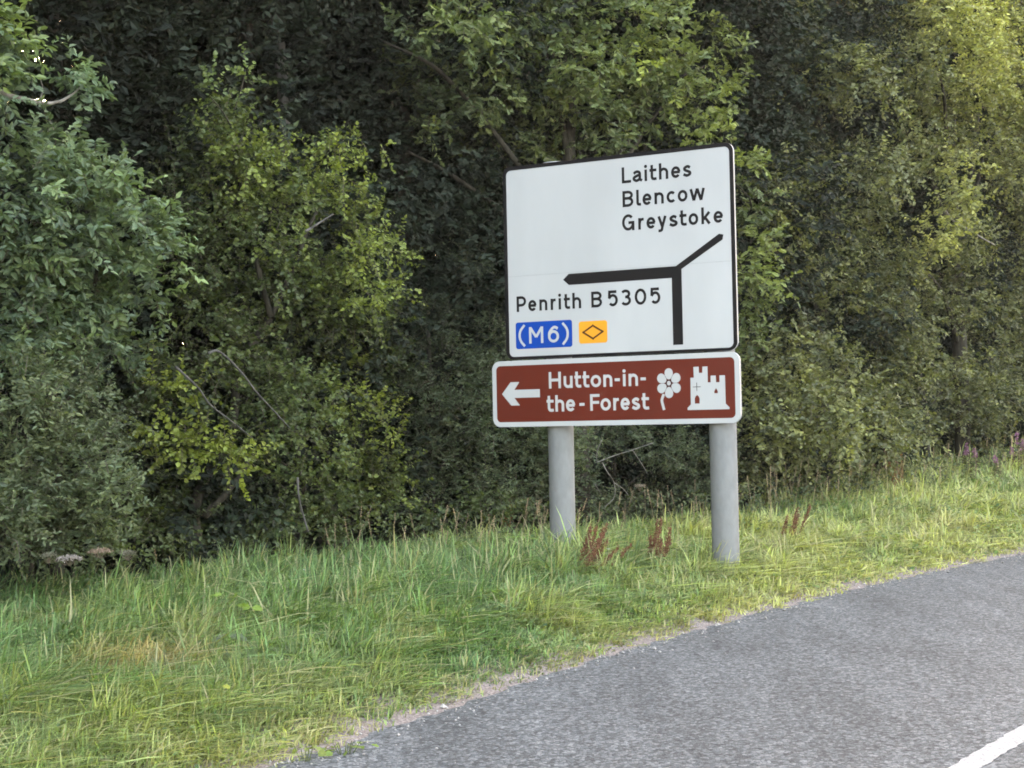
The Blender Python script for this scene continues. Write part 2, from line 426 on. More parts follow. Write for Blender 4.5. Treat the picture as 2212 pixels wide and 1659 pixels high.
def ribbon(b, pts, s, y):
    """flat stroke of width s along pts at depth y"""
    P = np.asarray(pts, float)
    keep = [0]+[i for i in range(1, len(P)) if np.linalg.norm(P[i]-P[i-1]) > 1e-6]
    P = P[keep]
    d = np.diff(P, axis=0); d /= np.linalg.norm(d, axis=1)[:, None]
    nrm = np.stack([-d[:, 1], d[:, 0]], -1)
    m = np.zeros_like(P); m[0] = nrm[0]; m[-1] = nrm[-1]
    for i in range(1, len(P)-1):
        t = nrm[i-1]+nrm[i]; t /= np.linalg.norm(t)+1e-9
        m[i] = t/max(.5, t@nrm[i])
    A = P+m*s/2; B = P-m*s/2
    V = [(p[0], y, p[1]) for p in A]+[(p[0], y, p[1]) for p in B]
    n = len(P)
    b.add(V, [(i, i+n, i+1+n, i+1) for i in range(n-1)])
def ell(cx, cz, rx, rz, a0, a1, n=22):
    return [(cx+rx*math.cos(math.radians(a)), cz+rz*math.sin(math.radians(a))) for a in np.linspace(a0, a1, n)]
def glyph(ch, x0, x1, base, xh, cap, s):
    a, c = x0+s/2, x1-s/2; m = (a+c)/2; w_ = c-a; lo = base+s/2; X = base+xh-s/2; K = base+cap-s/2; mid = base+xh/2
    bs, tx, tk = base, base+xh, base+cap
    r = w_/2; h = (X-lo)/2
    S = []
    sm = lambda p, n=8: list(curve_pts(p, n))
    if ch == 'L': S = [[(a, tk), (a, bs)], [(a, lo), (x1, lo)]]
    elif ch == 'l': S = [sm([(a, tk), (a, bs+.5*xh), (a, lo+.14*xh), (a+.28*s, lo+.03*xh), (a+.8*s, lo), (x1, lo+.01*xh)], 5)]
    elif ch == 'i':
        S = [[(m, tx), (m, bs)]]; S.append([(m-.003, tk-s*.62), (m+.003, tk-s*.62)])
        S.append(('disc', m, tk-s*.55, s*.6))
    elif ch == 't':
        th = base+xh*1.33; tx0 = x0+.3*(x1-x0)+s*.1
        S = [sm([(tx0, th), (tx0, mid), (tx0, lo+.2*xh), (tx0+.25*s, lo+.05*xh), (tx0+.9*s, lo), (x1, lo+.015*xh)], 5), [(x0, X), (x1, X)]]
    elif ch == 'h': S = [[(a, tk), (a, bs)], [(a, base+.55*xh)]+ell(m, X-r*.95, r, r*.95, 165, 0)+[(c, bs)]]
    elif ch == 'n': S = [[(a, tx), (a, bs)], [(a, base+.55*xh)]+ell(m, X-r*.95, r, r*.95, 165, 0)+[(c, bs)]]
    elif ch == 'u': S = [[(c, tx), (c, bs)], [(a, tx)]+ell(m, lo+r*.95, r, r*.95, 180, 345)+[(c, base+.45*xh)]]
    elif ch == 'r': S = [[(a, tx), (a, bs)], sm([(a, base+.5*xh), (a+.25*w_, X-.12*xh), (a+.65*w_, X-.02*xh), (x1, X)], 6)]
    elif ch == 'e': S = [[(a+.15*s, mid), (c+.25*s, mid)], ell(m, mid, r, h, 0, 180)+ell(m, mid, r, h, 180, 322)]
    elif ch == 'o': S = [ell(m, mid, r, h, 0, 360, 40)]
    elif ch == 'c': S = [ell(m+.06*w_, mid, r*1.08, h, 45, 315, 34)]
    elif ch == 's': S = [sm([(c, X-.11*xh), (m+.1*w_, X+.005*xh), (a+.12*w_, X-.1*xh), (a+.12*w_, mid+.12*xh), (m, mid), (c-.06*w_, mid-.12*xh), (c-.06*w_, lo+.1*xh), (m-.05*w_, lo-.005*xh), (a-.1*w_, lo+.12*xh)], 7)]
    elif ch == 'a':
        b2 = c-.12*w_
        S = [sm([(a+.02*w_, X-.14*xh), (a+.3*w_, X-.01*xh), (m+.15*w_, X), (b2-.03*w_, X-.12*xh), (b2, mid+.05*xh), (b2, lo+.25*xh), (b2+.03*w_, lo+.08*xh), (x1+.0, lo-.02*xh)], 6),
             sm([(b2, mid+.1*xh), (m, mid+.04*xh), (a+.08*w_, mid-.1*xh), (a+.06*w_, lo+.12*xh), (m-.1*w_, lo-.005*xh), (b2-.1*w_, lo+.1*xh), (b2, lo+.28*xh)], 7)]
    elif ch == 'w':
        q = (x1-x0)
        S = [[(x0+s*.45, tx), (x0+q*.27, bs)], [(x0+q*.27, bs), (x0+q*.5, tx)], [(x0+q*.5, tx), (x0+q*.74, bs)], [(x0+q*.74, bs), (x1-s*.45, tx)]]
    elif ch == 'y': S = [[(x0+s*.5, tx), (m, bs+.1*xh)], sm([(x1-s*.5, tx), (m+.04*w_, bs+.1*xh), (m-.06*w_, bs-.17*xh), (m-.3*w_, bs-.245*xh), (x0+.12*w_, bs-.24*xh)], 6)]
    elif ch == 'k': S = [[(a, tk), (a, bs)], [(a+.1*w_, base+.38*xh), (c, tx)], [(a+.35*w_, base+.55*xh), (c+.02*w_, bs)]]
    elif ch == 'G':
        S = [ell(m, base+cap/2, r, (K-lo)/2, 42, 355, 40), [(c, bs), (c, base+.5*cap)], [(x1, base+.5*cap-s*.1), (m+.02*w_, base+.5*cap-s*.1)]]
    elif ch == 'B':
        y2 = base+cap*.53
        S = [[(a, tk), (a, bs)], [(a, K), (m, K)]+ell(m, (K+y2)/2, r*.92, (K-y2)/2, 90, -90)+[(a, y2)],
             [(a, y2+.0005), (m, y2+.0005)]+ell(m, (lo+y2)/2, r, (y2-lo)/2, 90, -90)+[(a, lo)]]
    elif ch == 'P': 
        y2 = base+cap*.42
        S = [[(a, tk), (a, bs)], [(a, K), (m, K)]+ell(m, (K+y2)/2, r, (K-y2)/2, 90, -90)+[(a, y2)]]
    elif ch == 'H': S = [[(a, tk), (a, bs)], [(c, tk), (c, bs)], [(a, base+cap*.51), (c, base+cap*.51)]]
    elif ch == 'F': S = [[(a, tk), (a, bs)], [(a, K), (x1, K)], [(a, base+cap*.5), (x1-.08*w_, base+cap*.5)]]
    elif ch == 'M': S = [[(a, tk), (a, bs)], [(c, tk), (c, bs)], [(a+.05*s, tk-.2*s), (m, base+.38*cap)], [(m, base+.38*cap), (c-.05*s, tk-.2*s)]]
    elif ch == '-': S = [[(x0, base+.55*xh), (x1, base+.55*xh)]]
    elif ch == '0': S = [ell(m, base+cap/2, r, (K-lo)/2, 0, 360, 44)]
    elif ch == '5':
        S = [[(a+.08*w_, K), (c, K)], [(a+.08*w_, tk), (a+.02*w_, base+.5*cap)], [(a, base+.5*cap)]+ell(m, lo+.3*cap, r, .3*cap, 130, -140, 26)]
    elif ch == '3':
        y2 = base+cap*.54
        S = [ell(m-.05*w_, (K+y2)/2, r*.92, (K-y2)/2, 150, -90, 22), ell(m-.02*w_, (lo+y2+.0005)/2, r, (y2-lo)/2, 90, -150, 24), [(m-.1*w_, y2), (m, y2)]]
    elif ch == '6':
        S = [ell(m, lo+.29*cap, r, .29*cap, 0, 360, 36), sm([(a, lo+.3*cap), (a+.05*w_, base+.62*cap), (m-.08*w_, K-.05*cap), (m+.2*w_, K), (c, K-.09*cap)], 6)]
    elif ch == '(' : S = [sm([(c+.2*s, tk), (a+.25*w_, base+.75*cap), (a, base+.5*cap), (a+.25*w_, base+.25*cap), (c+.2*s, bs)], 6)]
    elif ch == ')' : S = [sm([(a-.2*s, tk), (c-.25*w_, base+.75*cap), (c, base+.5*cap), (c-.25*w_, base+.25*cap), (a-.2*s, bs)], 6)]
    return S
def write(parent, letters, base, xh, cap, s, y, m, label, name='lettering'):
    b = Buf()
    for ch, x0, x1 in letters:
        for k, st in enumerate(glyph(ch, x0, x1, base, xh, cap, s)):
            yy = y-.00025*k
            if isinstance(st, tuple):
                _, cx, cz, rr = st
                P = ell(cx, cz, rr, rr, 0, 345, 24); b.add([(p[0], yy-.0002, p[1]) for p in P], [tuple(range(24))])
            else: ribbon(b, st, s, yy)
    return spart(name, b.mesh(name), m, parent, label)

M_ALU = noise_tint(mat('grey_aluminium', (.34, .35, .36), .5, .5), (.36, .37, .38), .2, 8)
M_WHITE = noise_tint(mat('white_sheeting', (.78, .8, .8), .35, .5), (.51, .515, .515), .10, 1.6, 6, streak=(1, 1, .35))
M_BLACK = mat('black_sheeting', (.010, .0085, .009), .55, .2)
M_BLUE = noise_tint(mat('blue_sheeting', (.0, .06, .42), .5, .25), (.002, .055, .36), .12, 3)
M_ORANGE = noise_tint(mat('orange_sheeting', (.8, .38, .03), .35), (.86, .37, .025), .06, 3)
M_DKBROWN = mat('dark_symbol', (.07, .02, .006), .4)
M_BROWN = noise_tint(mat('brown_sheeting', (.18, .045, .03), .5, .25), (.125, .019, .009), .14, 2, 6)
M_POST = noise_tint(mat('galvanised_post', (.26, .26, .26), .65, .2, 0), (.225, .228, .226), .15, 14, 8, bump=.15, bscale=40, streak=(1, 1, .5))

Wx0, Wx1, Wz0, Wz1 = -.0175, 2.0801, .5436, 2.193
bd = .034
panel = spart('direction_panel', slab(rr_pts(Wx0-bd, Wx1+bd, Wz0-.024, Wz1+bd, .075), .004, .03, 'direction_panel'), M_ALU, sign, 'white direction panel with a black border')
spart('border', frame_slab(rr_pts(Wx0-bd, Wx1+bd, Wz0-.024, Wz1+bd, .075), rr_pts(Wx0, Wx1, Wz0, Wz1, .045), .0, .004, 'border'), M_BLACK, panel, 'thin black border')
jz = 1.253
top_ = [p for p in rr_pts(Wx0, Wx1, jz+.001, Wz1, .045) ]
def half(z0, z1, rt, rb):
    P = []
    for cx, cz, a0, r in ((Wx1, z1, 0, rt), (Wx0, z1, 90, rt), (Wx0, z0, 180, rb), (Wx1, z0, 270, rb)):
        sx = -1 if cx == Wx1 else 1; sz = -1 if cz == z1 else 1
        if r == 0: P.append((cx, cz)); continue
        for k in range(9):
            a = math.radians(a0+90*k/8); P.append((cx+sx*r+r*math.cos(a), cz+sz*r+r*math.sin(a)))
    return P
M_JOINT = mat('joint_shadow_gap', (.4, .42, .42), .6)
spart('face_sheet', slab(half(jz+.0012, Wz1, .045, 0), .0012, .0038, 'face_sheet'), M_WHITE, panel, 'upper white sheet')
spart('face_sheet', slab(half(Wz0, jz-.0012, 0, .045), .0012, .0038, 'face_sheet'), M_WHITE, panel, 'lower white sheet')
s1 = .0238; YF = .0008
write(panel, [('L', 1.11, 1.196), ('a', 1.208, 1.298), ('i', 1.319, 1.346), ('t', 1.367, 1.431), ('h', 1.453, 1.538), ('e', 1.563, 1.648), ('s', 1.668, 1.746)], 1.977, .098, .137, s1, YF, M_BLACK, 'black word Laithes')
write(panel, [('B', 1.112, 1.213), ('l', 1.24, 1.283), ('e', 1.297, 1.381), ('n', 1.407, 1.492), ('c', 1.516, 1.601), ('o', 1.618, 1.706), ('w', 1.725, 1.861)], 1.774, .098, .137, s1, YF, M_BLACK, 'black word Blencow')
write(panel, [('G', 1.103, 1.218), ('r', 1.253, 1.305), ('e', 1.329, 1.412), ('y', 1.43, 1.514), ('s', 1.535, 1.613), ('t', 1.629, 1.693), ('o', 1.71, 1.797), ('k', 1.824, 1.907), ('e', 1.931, 2.015)], 1.572, .098, .139, s1, YF, M_BLACK, 'black word Greystoke')
write(panel, [('P', .063, .159), ('e', .179, .262), ('n', .29, .369), ('r', .401, .452), ('i', .478, .505), ('t', .531, .591), ('h', .614, .699)], .938, .098, .137, s1, YF, M_BLACK, 'black word Penrith')
write(panel, [('B', .796, .899)], .937, .098, .137, s1, YF, M_BLACK, 'black letter B of the road number')
write(panel, [('5', .953, 1.048), ('3', 1.075, 1.172), ('0', 1.205, 1.313), ('5', 1.348, 1.441)], .937, .098, .137, s1, YF, M_BLACK, 'black road number 5305')
bl = spart('motorway_patch', slab(rr_pts(.049, .606, .610, .844, .022)[::1], .0004, .0012, 'motorway_patch'), M_BLUE, panel, 'blue patch reading (M6)')
write(panel, [('(', .076, .145), ], .633, .098, .187, .022, -.0002, M_WHITE, 'white opening bracket')
write(panel, [('M', .182, .323), ('6', .37, .478)], .654, .098, .145, .0235, -.0002, M_WHITE, 'white motorway number M6')
write(panel, [(')', .507, .574)], .633, .098, .187, .022, -.0002, M_WHITE, 'white closing bracket')
spart('diversion_patch', slab(rr_pts(.671, .942, .632, .823, .024), .0004, .0012, 'diversion_patch'), M_ORANGE, panel, 'orange patch with a hollow diamond')
b = Buf(); dm = [(.713, .728), (.806, .783), (.899, .728), (.806, .671)]
for k in range(4): 
    p0 = np.array(dm[k]); p1 = np.array(dm[(k+1) % 4]); d_ = (p1-p0)/np.linalg.norm(p1-p0)
    ribbon(b, [p0-d_*.008, p1+d_*.008], .015, -.0001-.0002*k)
spart('diamond_symbol', b.mesh('diamond_symbol'), M_DKBROWN, panel)
b = Buf()
def flat(b, pts, y, ccw=True): b.add([(x, y, z) for x, z in pts], [tuple(range(len(pts)))])
flat(b, [(1.637, .585), (1.637, 1.214), (2.006, 1.432), (2.014, 1.473), (1.975, 1.482), (1.587, 1.242), (.584, 1.242), (.528, 1.194), (.584, 1.145), (1.547, 1.145), (1.547, .585)][::1], YF)
spart('route_symbol', b.mesh('route_symbol'), M_BLACK, panel, 'black junction diagram with arms to the left and upper right')

Bx0, Bx1, Bz0, Bz1 = -.1988, 2.1268, -.1588+.087, .5093
Bz0 = -.160
Bz0o, Bz1o = -.0744-.0, .5093
tp = spart('tourist_panel', slab(rr_pts(-.1988, 2.1268, -.0744, .5093, .075), .004, .03, 'tourist_panel'), M_ALU, sign, 'brown tourist panel with a white border')
spart('border', frame_slab(rr_pts(-.1988, 2.1268, -.0744, .5093, .075), rr_pts(-.1588, 2.083, -.0322, .4657, .04), .0, .004, 'border'), M_WHITE, tp, 'white border')
spart('face_sheet', slab(rr_pts(-.1588, 2.083, -.0322, .4657, .04), .0012, .0038, 'face_sheet'), M_BROWN, tp, 'brown sheet')
s2 = .0245
write(tp, [('H', .368, .486), ('u', .513, .6), ('t', .618, .682), ('t', .696, .76), ('o', .774, .873), ('n', .894, .979), ('-', 1.001, 1.05), ('i', 1.076, 1.106), ('n', 1.131, 1.218), ('-', 1.242, 1.291)], .254, .104, .143, s2, YF, M_WHITE, 'white words Hutton-in-')
write(tp, [('t', .342, .41), ('h', .427, .513), ('e', .531, .62), ('-', .661, .711), ('F', .764, .855), ('o', .863, .96), ('r', .983, 1.036), ('e', 1.052, 1.138), ('s', 1.155, 1.233), ('t', 1.247, 1.315)], .052, .104, .143, s2, YF, M_WHITE, 'white words the-Forest')
b = Buf(); flat(b, [(-.104, .217), (-.011, .114), (.075, .114), (.021, .181), (.277, .181), (.277, .252), (.022, .252), (.074, .32), (-.015, .32)], YF)
spart('arrow', b.mesh('arrow'), M_WHITE, tp, 'white arrow pointing left')
b = Buf(); fx, fz = 1.5, .268
for k in range(6):
    a = math.radians(90+60*k); ca, sa = math.cos(a), math.sin(a)
    P = []
    for tt in np.linspace(0, 2*math.pi, 26, endpoint=False):
        lx = .078+.047*math.cos(tt); ly = .0395*math.sin(tt)*(1+.16*math.cos(tt))
        P.append((fx+(lx*ca-ly*sa)*.93, fz+lx*sa+ly*ca))
    flat(b, P, YF-.0001*k)
P = ell(fx, fz, .017, .019, 0, 345, 20); flat(b, P, YF-.0008)
ribbon(b, curve_pts([(1.452, .178), (1.436, .14), (1.434, .115), (1.452, .045)], 6), .023, YF-.0006)
spart('flower_symbol', b.mesh('flower_symbol'), M_WHITE, tp, 'white six-petalled flower with a bent stem')
b = Buf(); ribbon(b, ell(fx, fz, .0235, .027, 0, 360, 30), .0065, YF-.0007)
for k in range(6):
    a = math.radians(60+60*k); ribbon(b, [(fx+.026*math.cos(a)*.93, fz+.026*math.sin(a)), (fx+.075*math.cos(a)*.93, fz+.075*math.sin(a))], .003, YF-.0009-.00005*k)
spart('flower_outline', b.mesh('flower_outline'), M_BLACK, tp)
b = Buf()
cas = [(1.722, .396), (1.77, .396), (1.771, .345), (1.8, .345), (1.802, .396), (1.847, .396), (1.847, .264), (1.872, .264), (1.873, .319), (1.918, .319), (1.92, .263), (1.95, .263), (1.95, .319), (1.998, .319), (1.999, .086), (2.031, .056), (2.031, .04), (1.663, .04), (1.663, .058), (1.693, .086), (1.694, .307), (1.724, .307)]
flat(b, cas[::-1], YF)
spart('castle_symbol', b.mesh('castle_symbol'), M_WHITE, tp, 'white castle with two battlemented towers')
b = Buf(); flat(b, [(1.729, .092), (1.771, .092), (1.772, .133), (1.765, .15), (1.75, .164), (1.735, .15), (1.728, .133)], YF-.0004)
spart('castle_door', b.mesh('castle_door'), M_BROWN, tp)
b = Buf(); flat(b, [(1.903, .173), (1.932, .173), (1.933, .19), (1.918, .216), (1.902, .19)], YF-.0004)
spart('castle_window', b.mesh('castle_window'), M_BROWN, tp)
b = Buf(); ribbon(b, [(1.714, .23), (1.784, .23)], .005, YF-.0004); ribbon(b, [(1.749, .196), (1.749, .266)], .005, YF-.0006)
spart('castle_cross', b.mesh('castle_cross'), M_BLACK, tp)
# posts stand behind the panels
for x_, gb in ((.475, 0), (1.970, 1)):
    k_ = (11.61+.155)/11.61
    P = (O0-np.array([0, 0, CAM_H])+T*x_)*k_
    r_ = .113
    top = CAM_H+(2.236, 2.19)[gb]
    b = Buf(); zs = [-.35, .6, 1.2, 2.2, top]
    b.tube([(0, 0, z) for z in zs], r_, r_, 40, cap=False)
    me = b.mesh('post', True)
    o = link('post', me, M_POST, sign); o.location = Vector(P)-Vector(sign.location)
    o.location.z = -sign.location.z
    b = Buf(); b.tube([(0, 0, top-.04), (0, 0, top+.008)], r_+.004, r_*.97, 40)
    c = link('post_cap', b.mesh('post_cap'), M_ALU, o)
# rails and clips behind the panels
for z_ in (.75, 1.35, 2.0, .1, .4):
    b = Buf(); b.box((.02 if z_ > .5 else -.12, .03, z_-.03), (2.05, .045, z_+.03))
    spart('stiffening_rail', b.mesh('stiffening_rail'), M_ALU, panel if z_ > .5 else tp)

# ------------------------------------------------------------------ foliage
def unit(a): return a/(np.linalg.norm(a, axis=-1, keepdims=True)+1e-9)
LEAF = {
 'simple': (np.array([(0, 0, 0), (.35, .5, .10), (.75, .34, .06), (1, 0, -.06), (.75, -.34, .06), (.35, -.5, .10)]), [(0, 3, 2, 1), (0, 5, 4, 3)]),
 'slim': (np.array([(0, 0, 0), (.45, .5, .08), (1, 0, -.1), (.45, -.5, .08)]), [(0, 2, 1), (0, 3, 2)]),
 'lobed': (np.array([(0, 0, 0), (.3, .34, .08), (.42, .2, .05), (.62, .5, .08), (.76, .26, .04), (.93, .26, 0), (1, 0, -.05), (.93, -.26, 0), (.76, -.26, .04), (.62, -.5, .08), (.42, -.2, .05), (.3, -.34, .08)]),
           [(0, 2, 1), (0, 6, 4, 2), (2, 4, 3), (4, 6, 5), (0, 11, 10), (0, 10, 8, 6), (10, 9, 8), (8, 7, 6)]),
}
def leaf_geo(P, D, Nn, L, W, kind):
    tv, tf = LEAF[kind]
    D = unit(D); S = unit(np.cross(Nn, D)); Nn = np.cross(D, S)
    V = P[:, None]+D[:, None]*(tv[None, :, :1]*L[:, None, None])+S[:, None]*(tv[None, :, 1:2]*W[:, None, None])+Nn[:, None]*(tv[None, :, 2:3]*L[:, None, None])
    k = len(tv); n = len(P)
    lp = np.array([i for f in tf for i in f]); ct = np.array([len(f) for f in tf])
    Lp = (lp[None]+np.arange(n)[:, None]*k).ravel(); Ct = np.tile(ct, n)
    return V.reshape(-1, 3), Lp, Ct, k
SPEC = {
 # leaf length, width, kind, leaves per sprig, sprig length, base colour, yellow colour, lai
 'ash': dict(L=.072, W=.034, kind='simple', m=12, sl=.24, c=(.125, .175, .112), y=(.21, .27, .08), lai=4.8, droop=.08),
 'oak': dict(L=.088, W=.052, kind='lobed', m=8, sl=.2, c=(.105, .14, .07), y=(.22, .25, .06), lai=4.2, droop=.05),
 'haw': dict(L=.045, W=.036, kind='simple', m=13, sl=.30, c=(.098, .132, .055), y=(.23, .27, .045), lai=5.0, droop=.0),
 'privet': dict(L=.046, W=.021, kind='simple', m=12, sl=.22, c=(.095, .125, .072), y=(.17, .19, .08), lai=4.0, droop=.0),
 'far': dict(L=.068, W=.042, kind='simple', m=9, sl=.3, c=(.125, .14, .078), y=(.36, .36, .10), lai=4.2, droop=.1),  # leaves paler and warmer, carrying the lens flare's veil in their colour
 'back': dict(L=.095, W=.055, kind='slim', m=11, sl=.4, c=(.022, .031, .02), y=(.04, .05, .025), lai=4.2, droop=.1),  # leaf colour darkened to deepen the shade inside the wood
}
def foliage(cl, sp, seed=0):
    """cl: list of (centre, radius, brightness, yellowness, density) -> leaf geometry"""
    S = SPEC[sp]; r = np.random.default_rng(seed)
    out = []; tw = []
    area = S['L']*S['W']*.62
    for (c, R, br, ye, dn) in cl:
        c = np.asarray(c)
        n = max(3, int(dn*S['lai']*math.pi*R*R/area/S['m']))
        d = unit(r.normal(size=(n, 3))); rad = r.random(n)**.42
        sc = np.array([1, 1, .82])
        P = c+d*rad[:, None]*R*sc*r.uniform(.85, 1.12, (n, 1))
        keep = (vnoise(P*(2.4/max(R, .25)**.5), seed+5) > (.35 if R > .13 else .2)) | (r.random(n) < .06)
        P = P[keep]; d = d[keep]; n = len(P)
        if n == 0: continue
        sd = unit(d*.8+np.array([0, 0, .30-S['droop']])+r.normal(size=(n, 3))*.45)
        m = S['m']; sl = S['sl']*r.uniform(.5, 1.25, n)
        t = np.linspace(.05, 1, m)[None]+r.uniform(-.04, .04, (n, m))
        side = unit(np.cross(sd, np.array([0, 0, 1.0])+r.normal(size=(n, 3))*.3))
        sag = -S['droop']*.6-.1
        Q = P[:, None]+sd[:, None]*(sl[:, None]*t)[..., None]+np.array([0, 0, 1.0])*(sag*sl[:, None]*t*t)[..., None]
        al = np.where(np.arange(m) % 2 == 0, 1, -1)[None, :, None]
        ld = unit(sd[:, None]*.55+side[:, None]*al*.9+r.normal(size=(n, m, 3))*.35+np.array([0, 0, -.15-S['droop']]))
        ln = unit(np.array([0, 0, .75])+d[:, None]*.55+r.normal(size=(n, m, 3))*.5)
        sz = (r.uniform(.65, 1.2, (n, m)))
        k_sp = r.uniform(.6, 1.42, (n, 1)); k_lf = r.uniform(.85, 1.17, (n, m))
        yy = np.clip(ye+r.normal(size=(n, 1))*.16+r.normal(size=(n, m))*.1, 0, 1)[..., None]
        colr = (np.array(S['c'])*(1-yy)+np.array(S['y'])*yy)*(br*k_sp*k_lf)[..., None]  # clump brightness puts the hedge's light and dark into the leaf colour
        out.append((Q.reshape(-1, 3), ld.reshape(-1, 3), ln.reshape(-1, 3), sz.ravel(), colr.reshape(-1, 3)))
        tw.append((P, Q[:, -1], Q[:, m//2]))
    P, D, Nn, sz, colr = [np.concatenate([o[i] for o in out]) for i in range(5)]
    V, Lp, Ct, k = leaf_geo(P, D, Nn, S['L']*sz, S['W']*sz, S['kind'])
    return V, Lp, Ct, np.repeat(colr, k, 0), tw
NLEAF = [0]
def foliage_obj(name, cl, sp, parent, seed=0, m=None, twigs=0):
    V, Lp, Ct, K, tw = foliage(cl, sp, seed)
    NLEAF[0] += len(Ct)
    base = np.array(parent.location) if parent else np.zeros(3)
    me = mesh_np(name, V-base, Lp, Ct, K)
    o = link(name, me, m or M_LEAF, parent); o['kind'] = 'stuff'
    if twigs:
        # thin three-sided twigs under the sprigs
        A = np.concatenate([t[0] for t in tw]); B = np.concatenate([t[1] for t in tw]); C = np.concatenate([t[2] for t in tw])
        sel = np.random.default_rng(seed).random(len(A)) < twigs
        A, B, C = A[sel]-base, B[sel]-base, C[sel]-base
        n = len(A); rr = .0035
        offs = np.array([(1, 0, 0), (-.5, .5, .6), (-.5, -.5, -.6)])*rr
        Vt = np.stack([A[:, None]+offs, C[:, None]+offs*.8, B[:, None]+offs*.3], 1).reshape(-1, 3)
        f = np.array([(i*3+k, i*3+(k+1) % 3, i*3+3+(k+1) % 3, i*3+3+k) for i in range(2) for k in range(3)])
        Lt = (f[None]+np.arange(n)[:, None, None]*9).ravel()
        kk = np.random.default_rng(3).uniform(.05, .16, n)[:, None]*np.array([1, .86, .66])
        tme = mesh_np('twigs', Vt, Lt, np.full(n*6, 4), np.repeat(kk, 9, 0))
        t = link('twigs', tme, M_STEM, parent); t['kind'] = 'stuff'
    return o
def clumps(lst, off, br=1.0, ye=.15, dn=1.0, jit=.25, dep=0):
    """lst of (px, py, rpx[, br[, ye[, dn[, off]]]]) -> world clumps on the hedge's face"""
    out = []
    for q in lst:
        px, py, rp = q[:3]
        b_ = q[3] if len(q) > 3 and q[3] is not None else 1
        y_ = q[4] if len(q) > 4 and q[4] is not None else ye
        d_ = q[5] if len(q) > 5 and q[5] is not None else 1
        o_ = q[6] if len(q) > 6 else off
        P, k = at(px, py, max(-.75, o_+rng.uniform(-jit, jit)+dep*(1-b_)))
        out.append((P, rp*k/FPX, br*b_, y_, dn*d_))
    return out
def branchy(parent, base, targets, r0=.05, name='branch', m=None, col=(1, 1, 1), lift=.3):
    """each limb a part of its own"""
    m = m or M_BARK
    for tgt in targets:
        a = np.asarray(base, float); bq = np.asarray(tgt, float)
        mid1 = a+(bq-a)*.35+np.array([0, 0, lift*np.linalg.norm(bq-a)*.4])+rng.normal(size=3)*.06
        mid2 = a+(bq-a)*.7+np.array([0, 0, lift*np.linalg.norm(bq-a)*.3])+rng.normal(size=3)*.08
        b = Buf(); b.tube(curve_pts([a, mid1, mid2, bq], 5)-np.array(parent.location), r0, r0*.3, 7, wob=.2)
        link(name, b.mesh(name, True), m, parent)
def trunk(parent, pts, r0, r1, m=None, sides=10, name='trunk'):
    b = Buf(); b.tube(curve_pts(pts, 6)-np.array(parent.location), r0, r1, sides, wob=.25)
    return link(name, b.mesh(name, True), m or M_BARK, parent)
def foot(px, off):
    P, k = at(px, 1000, off); g = P.copy(); g[2] = float(gz_xy(P[None])[0])-.03
    return g
def A3(pts, off):
    return np.array([at(x, y, off)[0] for x, y in pts])
def tree(name, label, cat, px, off, sp, cl, r0=.09, br=1, ye=.15, dn=1, limbs=5, seed=1, twigs=.3, jit=.3, group=None, top=None, bm=None, dep=1.6):
    f = foot(px, off+.6)
    e = empty(name, f, label, cat, group)
    C = clumps(cl, off, br, ye, dn, jit, dep)
    tops = sorted(C, key=lambda c: -c[0][2])
    tp_ = np.array(top) if top is not None else np.array([f[0], f[1], max(1.2, tops[0][0][2]*.75)])
    tp_ = tp_+N*.3*0
    trunk(e, [f, f*.6+tp_*.4+rng.normal(size=3)*.05, f*.25+tp_*.75+rng.normal(size=3)*.06, tp_], r0, r0*.45, bm)
    idx = np.linspace(0, len(C)-1, limbs).astype(int)
    for i in idx:
        c = C[i][0]; t = np.clip((c[2]-f[2])/(tp_[2]-f[2])*.6, .15, .95)
        branchy(e, f*(1-t)+tp_*t, [c-T*.3-np.array([0, 0, .1])], r0*.33, m=bm)
    foliage_obj('foliage', C, sp, e, seed, twigs=twigs)
    return e, C

# --- hedge row trees and shrubs, from the left
tree('ash_tree', 'young ash tree with grey green leaflets filling the left edge of the hedge', 'tree', 120, -.1, 'ash',
 [(40, 400, 100), (110, 330, 60), (170, 345, 62), (225, 390, 62, 1.1), (60, 320, 40), (270, 430, 55, 1.15), (330, 500, 55, 1.15), (250, 500, 80), (150, 450, 90), (90, 520, 100), (190, 570, 90),
  (365, 560, 32, 1.2), (300, 585, 60), (350, 520, 30, 1.2), (20, 620, 100), (110, 640, 80), (230, 660, 60, .9), (330, 640, 32), (50, 740, 90, .9), (160, 730, 80, .85), (250, 740, 60, .7)], r0=.07, ye=.18, seed=11, twigs=.5, br=1.05)
tree('privet_shrub', 'dense grey green small-leaved shrub at the left edge above the grass', 'shrub', 60, -.35, 'privet',
 [(40, 840, 90), (130, 830, 80), (60, 950, 100), (190, 900, 80, .8), (160, 990, 90), (230, 960, 50, .85), (40, 1060, 90), (130, 1090, 90), (235, 1050, 55, 1.15), (215, 1110, 60, 1.1), (60, 1160, 75, .9), (255, 1100, 30, 1.2), (180, 1170, 55), (-20, 1130, 80)], r0=.04, ye=.25, seed=12, twigs=.4, br=1.05)
